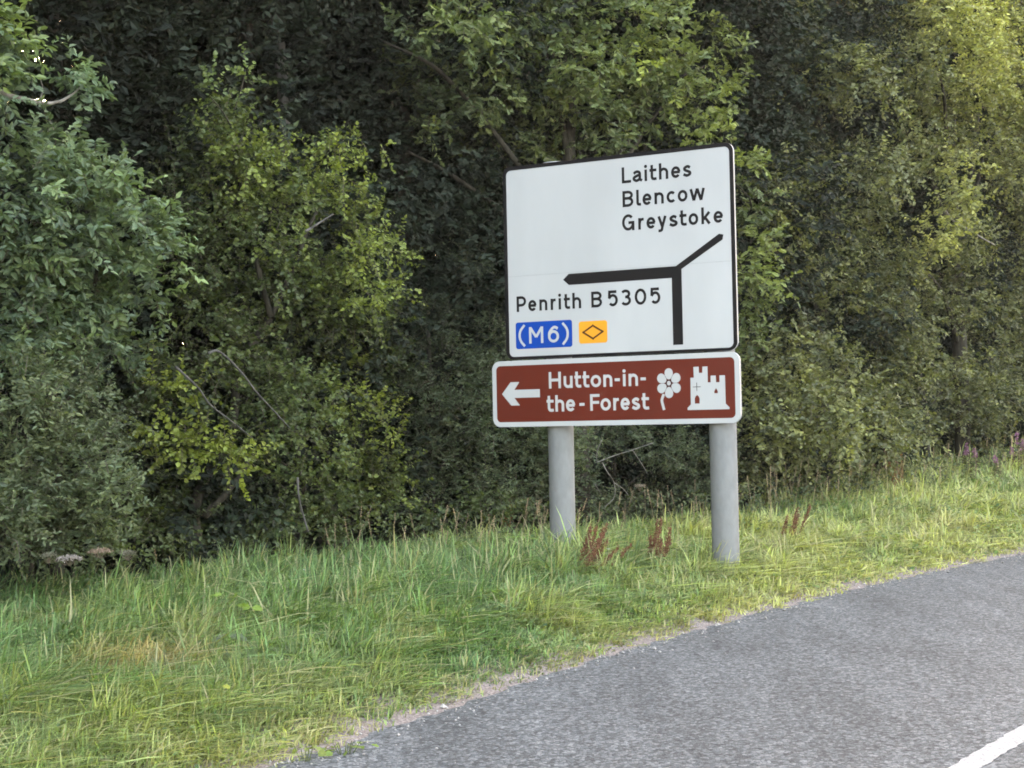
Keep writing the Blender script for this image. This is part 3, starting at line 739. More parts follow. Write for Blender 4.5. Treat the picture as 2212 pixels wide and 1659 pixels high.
e_h, C_h = tree('hawthorn_tree', 'leaning yellow green hawthorn with arching sprays left of the sign', 'tree', 425, .35, 'haw',
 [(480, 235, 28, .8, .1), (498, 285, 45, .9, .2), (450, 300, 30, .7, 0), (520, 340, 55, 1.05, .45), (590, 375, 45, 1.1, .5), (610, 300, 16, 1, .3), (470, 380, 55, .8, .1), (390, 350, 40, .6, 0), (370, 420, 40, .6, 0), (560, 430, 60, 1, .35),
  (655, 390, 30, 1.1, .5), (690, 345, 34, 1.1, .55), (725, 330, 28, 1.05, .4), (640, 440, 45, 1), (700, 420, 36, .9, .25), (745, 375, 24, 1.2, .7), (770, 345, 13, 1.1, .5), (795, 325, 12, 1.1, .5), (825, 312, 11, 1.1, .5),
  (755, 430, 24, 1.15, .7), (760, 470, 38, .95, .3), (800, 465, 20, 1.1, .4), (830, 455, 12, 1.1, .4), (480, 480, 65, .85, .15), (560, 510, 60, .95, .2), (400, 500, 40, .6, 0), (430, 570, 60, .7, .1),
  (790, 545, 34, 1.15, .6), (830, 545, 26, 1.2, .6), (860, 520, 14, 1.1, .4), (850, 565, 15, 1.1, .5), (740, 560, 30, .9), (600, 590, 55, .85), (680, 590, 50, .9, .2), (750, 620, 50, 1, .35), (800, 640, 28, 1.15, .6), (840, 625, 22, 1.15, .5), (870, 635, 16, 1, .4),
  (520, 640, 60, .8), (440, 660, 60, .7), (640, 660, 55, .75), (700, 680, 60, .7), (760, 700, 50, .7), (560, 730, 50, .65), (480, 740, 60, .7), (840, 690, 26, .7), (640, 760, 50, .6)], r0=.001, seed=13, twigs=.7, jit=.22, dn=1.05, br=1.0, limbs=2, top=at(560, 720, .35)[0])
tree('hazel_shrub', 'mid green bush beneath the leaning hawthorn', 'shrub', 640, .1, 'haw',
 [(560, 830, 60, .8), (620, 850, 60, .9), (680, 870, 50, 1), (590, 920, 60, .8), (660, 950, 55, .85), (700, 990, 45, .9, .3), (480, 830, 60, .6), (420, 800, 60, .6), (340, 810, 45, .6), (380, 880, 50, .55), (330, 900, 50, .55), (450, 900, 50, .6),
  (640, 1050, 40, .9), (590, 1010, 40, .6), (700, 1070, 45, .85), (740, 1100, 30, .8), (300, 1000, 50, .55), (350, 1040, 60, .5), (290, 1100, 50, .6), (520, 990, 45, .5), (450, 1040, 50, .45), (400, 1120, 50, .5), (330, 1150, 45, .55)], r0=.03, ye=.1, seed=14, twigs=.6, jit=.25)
tree('bramble_thicket', 'low dim green thicket closing the foot of the hedge below the hawthorn', 'shrub', 700, .1, 'haw',
 [(600, 1120, 40, .7), (660, 1130, 34, .75), (720, 1150, 30, .8), (780, 1120, 34, .75), (840, 1110, 34, .7), (900, 1120, 30, .65), (960, 1110, 34, .7), (1020, 1110, 30, .75), (1080, 1110, 30, .8), (740, 1060, 40, .8), (820, 1040, 40, .7), (320, 1180, 34, .8), (280, 1190, 34, .9), (240, 1185, 34, .95), (570, 1140, 30, .5), (1140, 1110, 26, .8)], r0=.012, ye=.15, seed=15, twigs=.5, limbs=3, jit=.1)
M_GREYBARK = bark_material('grey_bark', (.05, .048, .042), (.15, .14, .13))
# bright hanging sprays low on the hawthorn, and its visible limbs
S1 = [(335, 832, 14), (352, 836, 15), (372, 842, 16), (395, 850, 12), (415, 848, 16), (428, 862, 16), (438, 875, 13)]
S2 = [(308, 918, 18), (330, 930, 12), (350, 942, 14), (372, 955, 20), (392, 962, 22), (415, 958, 20), (400, 985, 14), (425, 1002, 12), (445, 1015, 11), (440, 968, 20), (462, 972, 22), (485, 985, 22), (508, 995, 18), (530, 1003, 14), (515, 1025, 12), (560, 1012, 8)]
Cb = clumps([(x, y, r*1.0, .9, .85, 1.4) for x, y, r in S1+S2], -.05, jit=.06)
foliage_obj('foliage', Cb, 'haw', e_h, 77, twigs=.5)
def limb(parent, pts, off, r0, r1, m=M_BARK, name='branch', sides=7):
    b = Buf(); b.tube(curve_pts(A3(pts, off), 6)-np.array(parent.location), r0, r1, sides, wob=.25)
    return link(name, b.mesh(name, True), m, parent)
limb(e_h, [(425, 1175), (420, 1110), (440, 1040), (500, 930), (516, 800), (585, 684)], .7, .055, .036, name='trunk', sides=10)
limb(e_h, [(441, 1116), (480, 1075), (513, 1034), (560, 960)], .5, .035, .02)
limb(e_h, [(585, 684), (625, 600), (655, 520), (668, 488), (700, 430)], .55, .03, .014)
limb(e_h, [(585, 684), (560, 590), (540, 480), (500, 330), (490, 250)], .5, .03, .008)
limb(e_h, [(660, 500), (700, 475), (720, 462)], -.05, .012, .005, M_GREYBARK)
limb(e_h, [(449, 763), (474, 760), (519, 802), (555, 848), (591, 887), (627, 926)], -.2, .012, .005, M_GREYBARK)
limb(e_h, [(379, 792), (428, 838), (454, 874), (500, 910), (549, 949)], -.2, .011, .004, M_GREYBARK)
limb(e_h, [(643, 1031), (644, 1060), (650, 1095), (666, 1150)], -.15, .010, .008, M_GREYBARK)
limb(e_h, [(455, 210), (480, 240), (495, 265)], .1, .004, .006)
limb(e_h, [(530, 150), (522, 190), (505, 240)], .1, .004, .006)
foliage_obj('foliage', clumps([(456, 175, 8, 1.3), (462, 195, 8, 1.2), (472, 215, 10, 1.1), (532, 155, 7, 1.3), (528, 175, 8, 1.2), (520, 200, 9, 1.1)], .1, jit=.05), 'haw', e_h, 78)

# --- the ash branch reaching in at the top left, a second ash standing just out of view
f = foot(-260, .3)
e = empty('overhanging_ash_tree', f, 'ash tree beyond the left edge whose bent branch reaches in at the top left corner', 'tree')
trunk(e, [f, f+np.array([.05, 0, 2]), f+np.array([.0, .1, 4]), f+np.array([.2, .1, 6])], .11, .05)
AO = -.3
def L2(pts, r0, r1): return limb(e, pts, AO, r0, r1, M_PALEBARK)
L2([(-260, 60), (-120, 150), (-20, 190), (25, 208), (63, 217), (101, 223), (132, 218), (157, 203), (175, 187)], .03, .005)
L2([(84, 219), (92, 195), (88, 172)], .006, .004)
L2([(-260, 0), (-100, 20), (0, 60), (40, 110)], .02, .006)
foliage_obj('foliage', clumps([(135, 150, 16, 1.35), (150, 165, 17, 1.4), (170, 178, 15, 1.35), (190, 175, 15, 1.3), (178, 198, 10, 1.3), (150, 140, 12, 1.3), (200, 185, 10, 1.3)], AO, jit=.04, dn=1.1, ye=.0), 'ash', e, 21)
foliage_obj('foliage', clumps([(10, 50, 26, 1.25, .8), (30, 80, 30, 1.2, .8), (50, 110, 26, 1.15, .6), (15, 100, 40, 1.1, .6), (60, 150, 26, 1.3, .1), (30, 170, 34, 1.2, .1), (5, 200, 34, 1.2, .05), (-40, 120, 80, 1, .4), (-120, 60, 100, 1, .3), (-150, -80, 120, .9), (-60, -160, 100, .9), (-300, 0, 160, .8), (-320, 250, 160, .8), (-200, 400, 150, .8), (-200, 700, 150, .8), (-180, 950, 150, .8)], AO, jit=.1, ye=.2), 'ash', e, 22, twigs=.3)

# --- darker bushes between the hawthorn and the sign
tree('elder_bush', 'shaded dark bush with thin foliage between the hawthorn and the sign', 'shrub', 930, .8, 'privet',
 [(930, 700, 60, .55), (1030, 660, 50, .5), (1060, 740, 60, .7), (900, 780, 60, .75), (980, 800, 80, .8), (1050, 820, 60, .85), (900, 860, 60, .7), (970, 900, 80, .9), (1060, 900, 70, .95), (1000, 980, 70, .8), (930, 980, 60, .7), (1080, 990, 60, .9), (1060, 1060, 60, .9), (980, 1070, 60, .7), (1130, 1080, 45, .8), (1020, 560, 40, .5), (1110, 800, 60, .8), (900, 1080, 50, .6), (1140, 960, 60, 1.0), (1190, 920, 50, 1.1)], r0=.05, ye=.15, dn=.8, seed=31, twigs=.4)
tree('climbing_vine', 'yellowing climber trailing down the dark gap right of the hawthorn', 'climber', 760, .35, 'haw',
 [(740, 860, 26, .9, .7), (720, 900, 26, .8, .6), (735, 940, 24, .9, .6), (725, 970, 18, 1, .8), (760, 800, 24, .8, .5), (800, 860, 20, 1, .8), (830, 900, 26, .9, .7), (850, 950, 22, .85, .7), (840, 1020, 30, .8, .6), (800, 1050, 40, .75, .5), (860, 1070, 30, .8, .5), (760, 1040, 40, .7, .4), (780, 960, 30, .7, .5), (820, 800, 40, .6, .2), (850, 740, 30, .6, .2), (720, 1120, 30, .7, .3)], r0=.015, dn=1, seed=32, twigs=.6, limbs=4)
tree('blackthorn_bush', 'low dark bush in the gap between the two sign posts', 'shrub', 1330, .9, 'privet',
 [(1240, 960, 50, 1.15), (1210, 1010, 45, 1.1), (1250, 1050, 45, .95), (1290, 960, 40, .8), (1350, 940, 50, .9), (1420, 960, 50, 1), (1470, 980, 50, 1.0), (1500, 1030, 50, .95), (1450, 1050, 45, .85), (1400, 1090, 50, .8), (1330, 1110, 50, .7), (1500, 1080, 40, .85), (1280, 1100, 40, .8), (1190, 960, 40, 1.1), (1180, 1080, 40, .8)], r0=.03, ye=.2, seed=33, twigs=.6)
e = empty('dead_twigs', at(1326, 1090, .1)[0], 'bare pale dead twigs crossing the dark gap between the sign posts', 'branch')
for pts in ([(1289, 999), (1325, 985), (1366, 972), (1412, 956)], [(1301, 999), (1312, 1020), (1326, 1042), (1327, 1073), (1304, 1097)], [(1366, 972), (1385, 1000), (1400, 1025)], [(1326, 1042), (1350, 1060), (1365, 1085)], [(1285, 1045), (1300, 1070)], [(1300, 950), (1290, 975), (1289, 999)]):
    limb(e, pts, .1, .006, .003, M_PALEBARK, 'twig', 4)

# --- the oak hanging over the middle
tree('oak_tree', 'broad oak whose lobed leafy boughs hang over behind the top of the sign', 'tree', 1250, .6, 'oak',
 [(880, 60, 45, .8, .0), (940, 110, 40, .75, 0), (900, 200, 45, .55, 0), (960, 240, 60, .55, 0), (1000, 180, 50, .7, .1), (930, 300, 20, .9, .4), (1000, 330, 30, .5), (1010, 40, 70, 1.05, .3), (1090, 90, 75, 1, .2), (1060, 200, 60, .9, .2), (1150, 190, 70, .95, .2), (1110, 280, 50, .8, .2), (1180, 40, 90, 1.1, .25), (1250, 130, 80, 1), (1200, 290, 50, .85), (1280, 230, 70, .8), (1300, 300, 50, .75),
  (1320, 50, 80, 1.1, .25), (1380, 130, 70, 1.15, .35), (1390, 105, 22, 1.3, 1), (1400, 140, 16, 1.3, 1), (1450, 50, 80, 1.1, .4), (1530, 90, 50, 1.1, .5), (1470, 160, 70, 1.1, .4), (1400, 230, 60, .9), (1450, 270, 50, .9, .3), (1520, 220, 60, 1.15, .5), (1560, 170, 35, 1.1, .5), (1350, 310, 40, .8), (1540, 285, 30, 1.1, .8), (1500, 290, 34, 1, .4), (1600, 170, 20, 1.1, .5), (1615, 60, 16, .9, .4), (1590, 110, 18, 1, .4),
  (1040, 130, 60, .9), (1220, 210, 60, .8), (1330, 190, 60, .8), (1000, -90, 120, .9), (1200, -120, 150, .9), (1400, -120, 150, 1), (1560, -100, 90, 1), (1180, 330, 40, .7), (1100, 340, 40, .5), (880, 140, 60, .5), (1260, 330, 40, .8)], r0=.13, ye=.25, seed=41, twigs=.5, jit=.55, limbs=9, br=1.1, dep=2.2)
tree('oak_sapling', 'bright young oak shoots standing against the right edge of the sign', 'tree', 1640, .2, 'oak',
 [(1615, 350, 36, 1.1, .6), (1640, 400, 30, 1.1, .5), (1620, 450, 30, .8, .3), (1610, 500, 36, .8, .3), (1650, 520, 34, 1.05, .6), (1625, 580, 40, 1.1, .6), (1670, 600, 34, 1.15, .6), (1620, 640, 40, 1, .4), (1650, 690, 34, .85, .3), (1610, 730, 40, .8, .2), (1560, 350, 60, .7), (1500, 420, 60, .6), (1400, 400, 60, .6)], r0=.05, seed=42, dn=.95, twigs=.4, limbs=4, br=1.05)
# --- right hand trees, farther along the hedge
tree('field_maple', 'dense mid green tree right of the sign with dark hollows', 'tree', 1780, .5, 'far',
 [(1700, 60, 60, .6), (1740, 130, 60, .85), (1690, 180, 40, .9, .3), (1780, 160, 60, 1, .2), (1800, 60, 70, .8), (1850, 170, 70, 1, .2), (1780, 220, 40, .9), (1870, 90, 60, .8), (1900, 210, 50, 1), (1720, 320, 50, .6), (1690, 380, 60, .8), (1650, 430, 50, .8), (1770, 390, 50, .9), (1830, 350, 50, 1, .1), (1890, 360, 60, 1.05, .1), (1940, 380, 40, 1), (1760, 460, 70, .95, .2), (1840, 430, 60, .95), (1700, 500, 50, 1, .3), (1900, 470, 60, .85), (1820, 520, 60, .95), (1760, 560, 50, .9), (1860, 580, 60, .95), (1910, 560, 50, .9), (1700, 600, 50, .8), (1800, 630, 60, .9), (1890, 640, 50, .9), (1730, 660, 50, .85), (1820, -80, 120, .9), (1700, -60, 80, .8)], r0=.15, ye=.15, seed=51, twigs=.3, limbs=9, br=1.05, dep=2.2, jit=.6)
tree('flare_pale_maple', 'lighter yellow green tree leaning in at the top right corner', 'tree', 2080, .3, 'far',  # flare's brightening put into these leaves through brightness and yellowness
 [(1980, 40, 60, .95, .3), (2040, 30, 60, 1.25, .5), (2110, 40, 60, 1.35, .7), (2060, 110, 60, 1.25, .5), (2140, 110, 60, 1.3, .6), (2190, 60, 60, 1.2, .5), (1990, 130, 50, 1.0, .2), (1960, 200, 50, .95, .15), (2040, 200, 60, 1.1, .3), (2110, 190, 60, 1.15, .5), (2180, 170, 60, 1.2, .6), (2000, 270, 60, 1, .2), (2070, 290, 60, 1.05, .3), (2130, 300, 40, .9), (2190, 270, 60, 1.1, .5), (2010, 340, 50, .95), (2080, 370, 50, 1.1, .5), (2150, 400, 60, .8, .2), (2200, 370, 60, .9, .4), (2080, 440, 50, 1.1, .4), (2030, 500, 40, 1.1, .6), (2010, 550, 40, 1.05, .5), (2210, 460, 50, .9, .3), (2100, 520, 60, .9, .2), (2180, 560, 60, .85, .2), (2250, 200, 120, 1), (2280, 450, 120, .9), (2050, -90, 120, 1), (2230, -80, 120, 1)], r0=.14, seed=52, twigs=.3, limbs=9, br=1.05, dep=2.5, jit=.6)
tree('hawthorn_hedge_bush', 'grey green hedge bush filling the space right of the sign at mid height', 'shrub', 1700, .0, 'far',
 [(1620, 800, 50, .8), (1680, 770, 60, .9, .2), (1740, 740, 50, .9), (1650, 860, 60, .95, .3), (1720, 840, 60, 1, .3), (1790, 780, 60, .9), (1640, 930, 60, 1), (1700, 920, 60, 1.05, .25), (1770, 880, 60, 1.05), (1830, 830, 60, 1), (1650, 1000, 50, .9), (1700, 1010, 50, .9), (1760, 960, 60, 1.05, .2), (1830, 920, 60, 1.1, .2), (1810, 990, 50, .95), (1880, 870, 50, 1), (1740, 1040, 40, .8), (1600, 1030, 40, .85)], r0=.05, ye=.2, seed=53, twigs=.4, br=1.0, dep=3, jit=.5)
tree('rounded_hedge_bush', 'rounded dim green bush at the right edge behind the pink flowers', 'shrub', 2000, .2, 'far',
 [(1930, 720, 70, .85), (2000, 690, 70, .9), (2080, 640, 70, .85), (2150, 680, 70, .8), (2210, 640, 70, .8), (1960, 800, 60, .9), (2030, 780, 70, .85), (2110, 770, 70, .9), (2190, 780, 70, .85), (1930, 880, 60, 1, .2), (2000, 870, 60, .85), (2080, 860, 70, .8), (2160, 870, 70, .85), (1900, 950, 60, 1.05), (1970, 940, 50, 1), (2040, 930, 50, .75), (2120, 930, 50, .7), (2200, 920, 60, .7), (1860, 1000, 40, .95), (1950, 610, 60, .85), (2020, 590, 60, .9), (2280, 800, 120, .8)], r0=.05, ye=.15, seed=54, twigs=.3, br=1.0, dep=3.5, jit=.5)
e = empty('dead_branch', at(2080, 490, -.1)[0], 'bare pale branch poking out among the right hand foliage', 'branch')
limb(e, [(2043, 457), (2060, 478), (2082, 490), (2118, 512), (2150, 530)], -.25, .02, .008, M_PALEBARK)

# --- the wood behind: rows of trees, each with its own trunk and crown; crowns share a few meshes
protos = []
for k in range(4):
    cl = []
    for j in range(34):
        z = rng.uniform(.6, 11.5)
        rad = 1.9*(1-abs(z-6)/14)
        a = rng.uniform(0, 2*math.pi)
        cl.append((np.array([math.cos(a)*rad*rng.uniform(.3, 1), math.sin(a)*rad*rng.uniform(.3, 1), z]), rng.uniform(.8, 1.25), rng.uniform(.7, 1.2), .1, 1))
    for j in range(10):
        a = .628*j+rng.uniform(-.3, .3); q_ = rng.uniform(.5, 1.6)
        cl.append((np.array([math.cos(a)*q_, math.sin(a)*q_, rng.uniform(.25, 1.1)]), .75, .9, .1, 1.1))
    V, Lp, Ct, K, tw = foliage(cl, 'back', 200+k)
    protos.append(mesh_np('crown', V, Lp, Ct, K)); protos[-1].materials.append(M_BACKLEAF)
    b = Buf(); b.tube(curve_pts([(0, 0, -.3), (.1, .05, 3), (-.05, .15, 6), (.1, 0, 10)], 5), .10+.012*k, .04, 9, wob=.2)
    protos.append(b.mesh('trunk', True)); protos[-1].materials.append(M_BARK)
for row, (dv, st, ph) in enumerate(((2.6, 2.4, 0), (5.0, 2.7, 1.1), (8.0, 3.2, .4), (12.0, 4.0, 1.7))):
    for i, u in enumerate(np.arange(-16+ph, 52, st)):
        uu = u+rng.uniform(-.5, .5); v = hedge_v(uu)+dv+rng.uniform(-.5, .5)
        P = uv(uu, v, 0); P[2] = float(gz_xy(P[None])[0])
        k = int(rng.integers(4))
        e = empty('woodland_tree', P, 'dark woodland tree standing in the shade behind the hedge', 'tree', 'dark trees of the wood behind the hedge', rz=rng.uniform(0, 6.28))
        s_ = rng.uniform(.9, 1.15); e.scale = (s_, s_, s_)
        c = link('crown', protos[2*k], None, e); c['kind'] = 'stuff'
        link('trunk', protos[2*k+1], None, e)
# the pale trunk that shows high in the dark gap
P, k = at(598, 400, 1.6); P[2] = .3
e = empty('lichened_trunk_tree', P, 'tree with a pale lichened trunk showing in the dark gap at the top left', 'tree')
q0, _ = at(612, 210, 1.6); q1, _ = at(592, 10, 1.6)
b = Buf(); b.tube(curve_pts([P+np.array([.1, 0, -.2]), P*.5+q0*.5+np.array([.06, 0, 0]), q0, q1, q1+(q1-q0)*1.3], 6)-P, .075, .045, 12, wob=.3)
link('trunk', b.mesh('trunk', True), M_GREYBARK, e)
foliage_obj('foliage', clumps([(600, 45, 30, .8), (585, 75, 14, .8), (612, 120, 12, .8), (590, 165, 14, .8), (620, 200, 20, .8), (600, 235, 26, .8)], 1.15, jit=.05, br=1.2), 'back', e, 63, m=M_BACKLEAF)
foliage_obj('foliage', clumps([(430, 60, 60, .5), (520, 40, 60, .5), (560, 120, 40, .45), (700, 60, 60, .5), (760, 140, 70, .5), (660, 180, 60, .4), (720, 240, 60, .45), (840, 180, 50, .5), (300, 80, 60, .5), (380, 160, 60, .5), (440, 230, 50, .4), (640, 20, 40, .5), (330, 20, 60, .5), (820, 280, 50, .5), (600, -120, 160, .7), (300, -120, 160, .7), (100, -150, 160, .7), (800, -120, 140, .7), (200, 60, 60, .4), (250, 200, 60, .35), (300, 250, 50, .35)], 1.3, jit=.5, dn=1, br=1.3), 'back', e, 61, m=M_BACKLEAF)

# ------------------------------------------------------------------ grass
def grass():
    r = np.random.default_rng(5)
    # tufts first, then the blades of each tuft
    N0 = 1500000
    u = -2+50*r.random(N0)**1.6; e = -.08+r.random(N0)*8.4
    P = uv(u, edge_v(u)+e); rel = P-np.array([0, 0, CAM_H]); dep = rel@CF; sx = rel@CR/np.maximum(dep, .1)
    pd = np.clip(6.5/np.maximum(dep, 4), 0, 1)**1.3*np.clip(((u+2)/50)**(1-1/1.6)*1.3, .1, 1)
    pd *= np.where(e < .22, np.clip((e+.08)/.30, 0, 1)**1.2, 1)
    inv = (np.abs(sx) < .40) & (dep > 4.2) & (edge_v(u)+e < hedge_v(u)+.12+.35*vnoise(np.stack([u*1.7, u*0], -1), 90)+.6*np.clip((u-15)/6, 0, 1))
    idx = np.flatnonzero(inv & (r.random(N0) < pd*.34))
    NT = 27000
    if len(idx) > NT: idx = r.choice(idx, NT, replace=False)
    u, e, dep = u[idx], e[idx], dep[idx]; nt_ = len(idx)
    Pt0 = uv(u, edge_v(u)+e)
    big = vnoise(np.stack([u*.55, e*.55], -1), 41); mid = vnoise(np.stack([u*2.1, e*2.1], -1), 42); sm = vnoise(np.stack([u*6, e*6], -1), 43)
    th = np.interp(e, [-.1, .1, .35, .9, 2.5, 4.2, 6], [.045, .065, .09, .12, .135, .15, .19])*(.45+.7*mid+.55*sm)*r.uniform(.6, 1.35, nt_)
    th *= 1+.6*np.clip((u-17)/8, 0, 1)*np.clip((e-1.5)/3, 0, 1)
    for px_, pt_ in ((.475, 0), (1.97, 1)):
        q_ = O0*np.array([1, 1, 0])+T*px_+N*.15; dd_ = np.linalg.norm(Pt0-q_, axis=1); th *= 1+.7*np.exp(-(dd_/.28)**2)
    th *= 1+.38*np.clip(e-.8, 0, 1)*np.clip((15-u)/6, 0, 1)*np.clip((4.3-e)/1.2, 0, 1)
    th *= np.interp(e, [1.8, 3.2], [1, .82])
    th *= np.where((sm > .62) & (e > .5), 1.45, 1)
    ta = 2*math.pi*(.06+.30*(vnoise(np.stack([u*.8, e*.8], -1), 51)-.5)+.40*(vnoise(np.stack([u*3, e*3], -1), 52)-.5))+r.normal(0, .95, nt_)
    tl = np.clip(r.normal(1.0, .35, nt_), .3, 1.9)*np.interp(e, [0, 1, 5], [1.1, 1.1, .75])
    right = np.clip((u-7)/9, 0, 1)
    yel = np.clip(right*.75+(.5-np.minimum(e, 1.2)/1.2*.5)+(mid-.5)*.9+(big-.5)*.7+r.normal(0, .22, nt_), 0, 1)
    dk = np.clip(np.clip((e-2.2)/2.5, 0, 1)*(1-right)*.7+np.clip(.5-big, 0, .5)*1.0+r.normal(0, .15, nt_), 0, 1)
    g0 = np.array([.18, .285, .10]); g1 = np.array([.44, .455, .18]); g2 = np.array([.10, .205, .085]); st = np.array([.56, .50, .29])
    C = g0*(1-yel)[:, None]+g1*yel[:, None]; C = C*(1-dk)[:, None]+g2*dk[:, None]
    C *= r.uniform(.55, 1.35, nt_)[:, None]
    Pt = uv(u, edge_v(u)+e)
    for (px, py, rr, am, cc) in ((280, 1385, .26, .85, (.56, .40, .17)), (250, 1400, .26, .7, (.52, .38, .15)), (760, 1290, .16, .6, (.5, .4, .22)), (360, 1400, .2, .6, (.56, .42, .2)), (1690, 1330, .2, .6, (.5, .38, .16)), (1350, 1390, .2, .5, (.46, .34, .17)), (2000, 1120, .5, .45, (.5, .4, .18)), (100, 1330, .25, .5, (.46, .38, .2)), (420, 1350, .25, .45, (.5, .42, .22)), (560, 1420, .3, .3, (.4, .36, .2)), (870, 1330, .2, .5, (.52, .46, .24))):
        q = ong(px, py, .3); d = np.linalg.norm((Pt-q)[:, :2], axis=1)
        wg = (am*np.exp(-(d/rr)**2)*(r.random(nt_) < .8))[:, None]; C = C*(1-wg)+np.array(cc)*wg
    red = np.clip(.25-np.abs(e-.05), 0, .25)/.25*(vnoise(np.stack([u*2.5, e*0], -1), 47) > .45)*.45*(r.random(nt_) < .6)
    C = C*(1-red)[:, None]+np.array([.27, .17, .09])*red[:, None]
    m = 10
    rep = lambda a: np.repeat(a, m, 0)
    n = nt_*m
    rad = rep(.024+.0022*dep)*np.sqrt(r.random(n))*1.5; an = r.uniform(0, 6.283, n)
    B = rep(Pt); B[:, 0] += np.cos(an)*rad; B[:, 1] += np.sin(an)*rad
    ub = B@N; eb = -(B@T)-edge_v(ub)
    B[:, 2] = ground_z(ub, eb)-.01
    hgt = rep(th)*r.uniform(.45, 1.3, n); dp = rep(dep)
    wdt = np.maximum(.0078, dp*.00105)*r.uniform(.5, 1.4, n)
    ang = rep(ta)+r.normal(0, .7, n); lean = np.clip(rep(tl)+r.normal(0, .4, n), .2, 2.5)
    ax = np.array([1.0, .25, 0]); ax /= np.linalg.norm(ax); ay = np.cross([0, 0, 1], ax)
    ld = np.cos(ang)[:, None]*ax+np.sin(ang)[:, None]*ay
    sd = np.cross(ld, [0, 0, 1.0]); tw = r.normal(0, .6, n)
    sd = sd*np.cos(tw)[:, None]+(ld*.7+np.array([0, 0, .7]))*np.sin(tw)[:, None]
    up = np.array([0, 0, 1.0]); pts = []
    for t in (0, .45, .8, 1.0):
        pts.append(B+up*(hgt*(t-.42*np.clip(lean, 0, 1.45)*t*t))[:, None]+ld*(hgt*lean*t*t*.85)[:, None])
    ww = [1, .9, .55]; V = []
    for k in range(3): V += [pts[k]-sd*(wdt*ww[k]/2)[:, None], pts[k]+sd*(wdt*ww[k]/2)[:, None]]
    V.append(pts[3]); V = np.stack(V, 1)
    f = np.array([0, 1, 3, 2, 2, 3, 5, 4, 4, 5, 6]); ct = np.array([4, 4, 3])
    Lp = (f[None]+np.arange(n)[:, None]*7).ravel(); Ct = np.tile(ct, n)
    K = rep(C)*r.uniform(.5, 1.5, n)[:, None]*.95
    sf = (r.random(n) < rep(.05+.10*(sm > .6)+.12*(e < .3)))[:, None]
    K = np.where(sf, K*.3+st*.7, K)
    me = mesh_np('grass', V.reshape(-1, 3), Lp, Ct, np.repeat(K, 7, 0))
    tag(link('grass', me, M_GRASS), 'long lodged green grass covering the verge between road and hedge', 'grass', kind='stuff')
grass()
def weeds():
    r = np.random.default_rng(29); n0 = 60000
    u = r.uniform(2, 24, n0); e = r.uniform(.05, 5, n0)
    P = uv(u, edge_v(u)+e); dep = (P-np.array([0, 0, CAM_H]))@CF
    k = (dep > 4) & (edge_v(u)+e < hedge_v(u)) & (r.random(n0) < np.clip(7/np.maximum(dep, 4), 0, 1)**1.2*.9) & (vnoise(np.stack([u*1.6, e*1.6], -1), 71) > .50)
    u, e, P, dep = u[k], e[k], P[k], dep[k]; n = len(u)
    P[:, 2] = ground_z(u, e)+np.interp(e, [0, .5, 1.5], [.02, .09, .15])*r.uniform(.5, 1.2, n)
    a = r.uniform(0, 6.28, n)
    D = np.stack([np.cos(a), np.sin(a), r.uniform(-.2, .7, n)], -1)
    L = np.maximum(.022, dep*.0028)*r.uniform(.6, 1.5, n)
    V, Lp, Ct, kk = leaf_geo(P, D, unit(r.normal(size=(n, 3))*.5+np.array([0, -.2, 1])), L, L*r.uniform(.3, .7, n), 'simple')
    yy = r.random((n, 1))
    K = (np.array([.10, .18, .07])*(1-yy)+np.array([.26, .31, .11])*yy)*r.uniform(.6, 1.3, (n, 1))
    tag(link('verge_weeds', mesh_np('verge_weeds', V, Lp, Ct, np.repeat(K, kk, 0)), M_GRASS), 'small broad leaved weeds mixed through the grass of the verge', 'weeds', kind='stuff')
weeds()
# ------------------------------------------------------------------ plants of the verge
def gp(px, py):
    """point of the verge surface under a bearing"""
    d = ray(px, py); ks = np.linspace(4, 40, 2500); P = d[None]*ks[:, None]; P[:, 2] += CAM_H
    u = P@N; e = -(P@T)-edge_v(u); g = P[:, 2]-ground_z(u, e)
    i = np.argmax(g < 0); return P[i]
def stalk(b, p, q, r, col, bend=.15):
    p = np.asarray(p, float); q = np.asarray(q, float); m = (p+q)/2+np.array([0, 0, np.linalg.norm(q-p)*bend])
    b.tube(curve_pts([p, m, q], 4), r, r*.6, 4, col)
def dock(px, py, h, lean, label, n=5, seed=0, name='dock_plant', col=(.18, .085, .05)):
    r = np.random.default_rng(seed)
    g = gp(px, py)
    e = empty(name, g, label, 'weed', 'rusty seeding docks in the grass')
    L = np.array([lean, .1*lean, 0])
    for k in range(n):
        b = Buf(); d = r.normal(size=3)*.04
        top = np.array([0, 0, h*r.uniform(.6, 1.05)])+L*r.uniform(.4, 1.25)+d*np.array([1, 1, 0])*2
        stalk(b, d*np.array([1, 1, 0]), top, .004, col, .02)
        link('stem', b.mesh('stem'), M_STEM, e)
        # whorls of papery seeds
        m = 300; t = r.uniform(.3, 1, m); a = r.uniform(0, 6.28, m)
        c = (d*np.array([1, 1, 0]))[None]*(1-t)[:, None]+top[None]*t[:, None]
        rad = (.024*(1.15-t)+.008)*r.random(m)**.5
        P = c+np.stack([np.cos(a)*rad, np.sin(a)*rad, r.normal(size=m)*.01], -1)
        V, Lp, Ct, kk = leaf_geo(P, r.normal(size=(m, 3))+np.array([0, 0, .5]), r.normal(size=(m, 3)), r.uniform(.009, .017, m), r.uniform(.008, .013, m), 'slim')
        K = np.array(col)*r.uniform(.6, 1.6, (m, 1))
        o = link('seed_head', mesh_np('seed_head', V, Lp, Ct, np.repeat(K, kk, 0)), M_STEM, e); o['kind'] = 'stuff'
    return e
dock(1268, 1256, .43, .22, 'tallest rusty brown dock, leaning right, between the two sign posts', 10, 1)
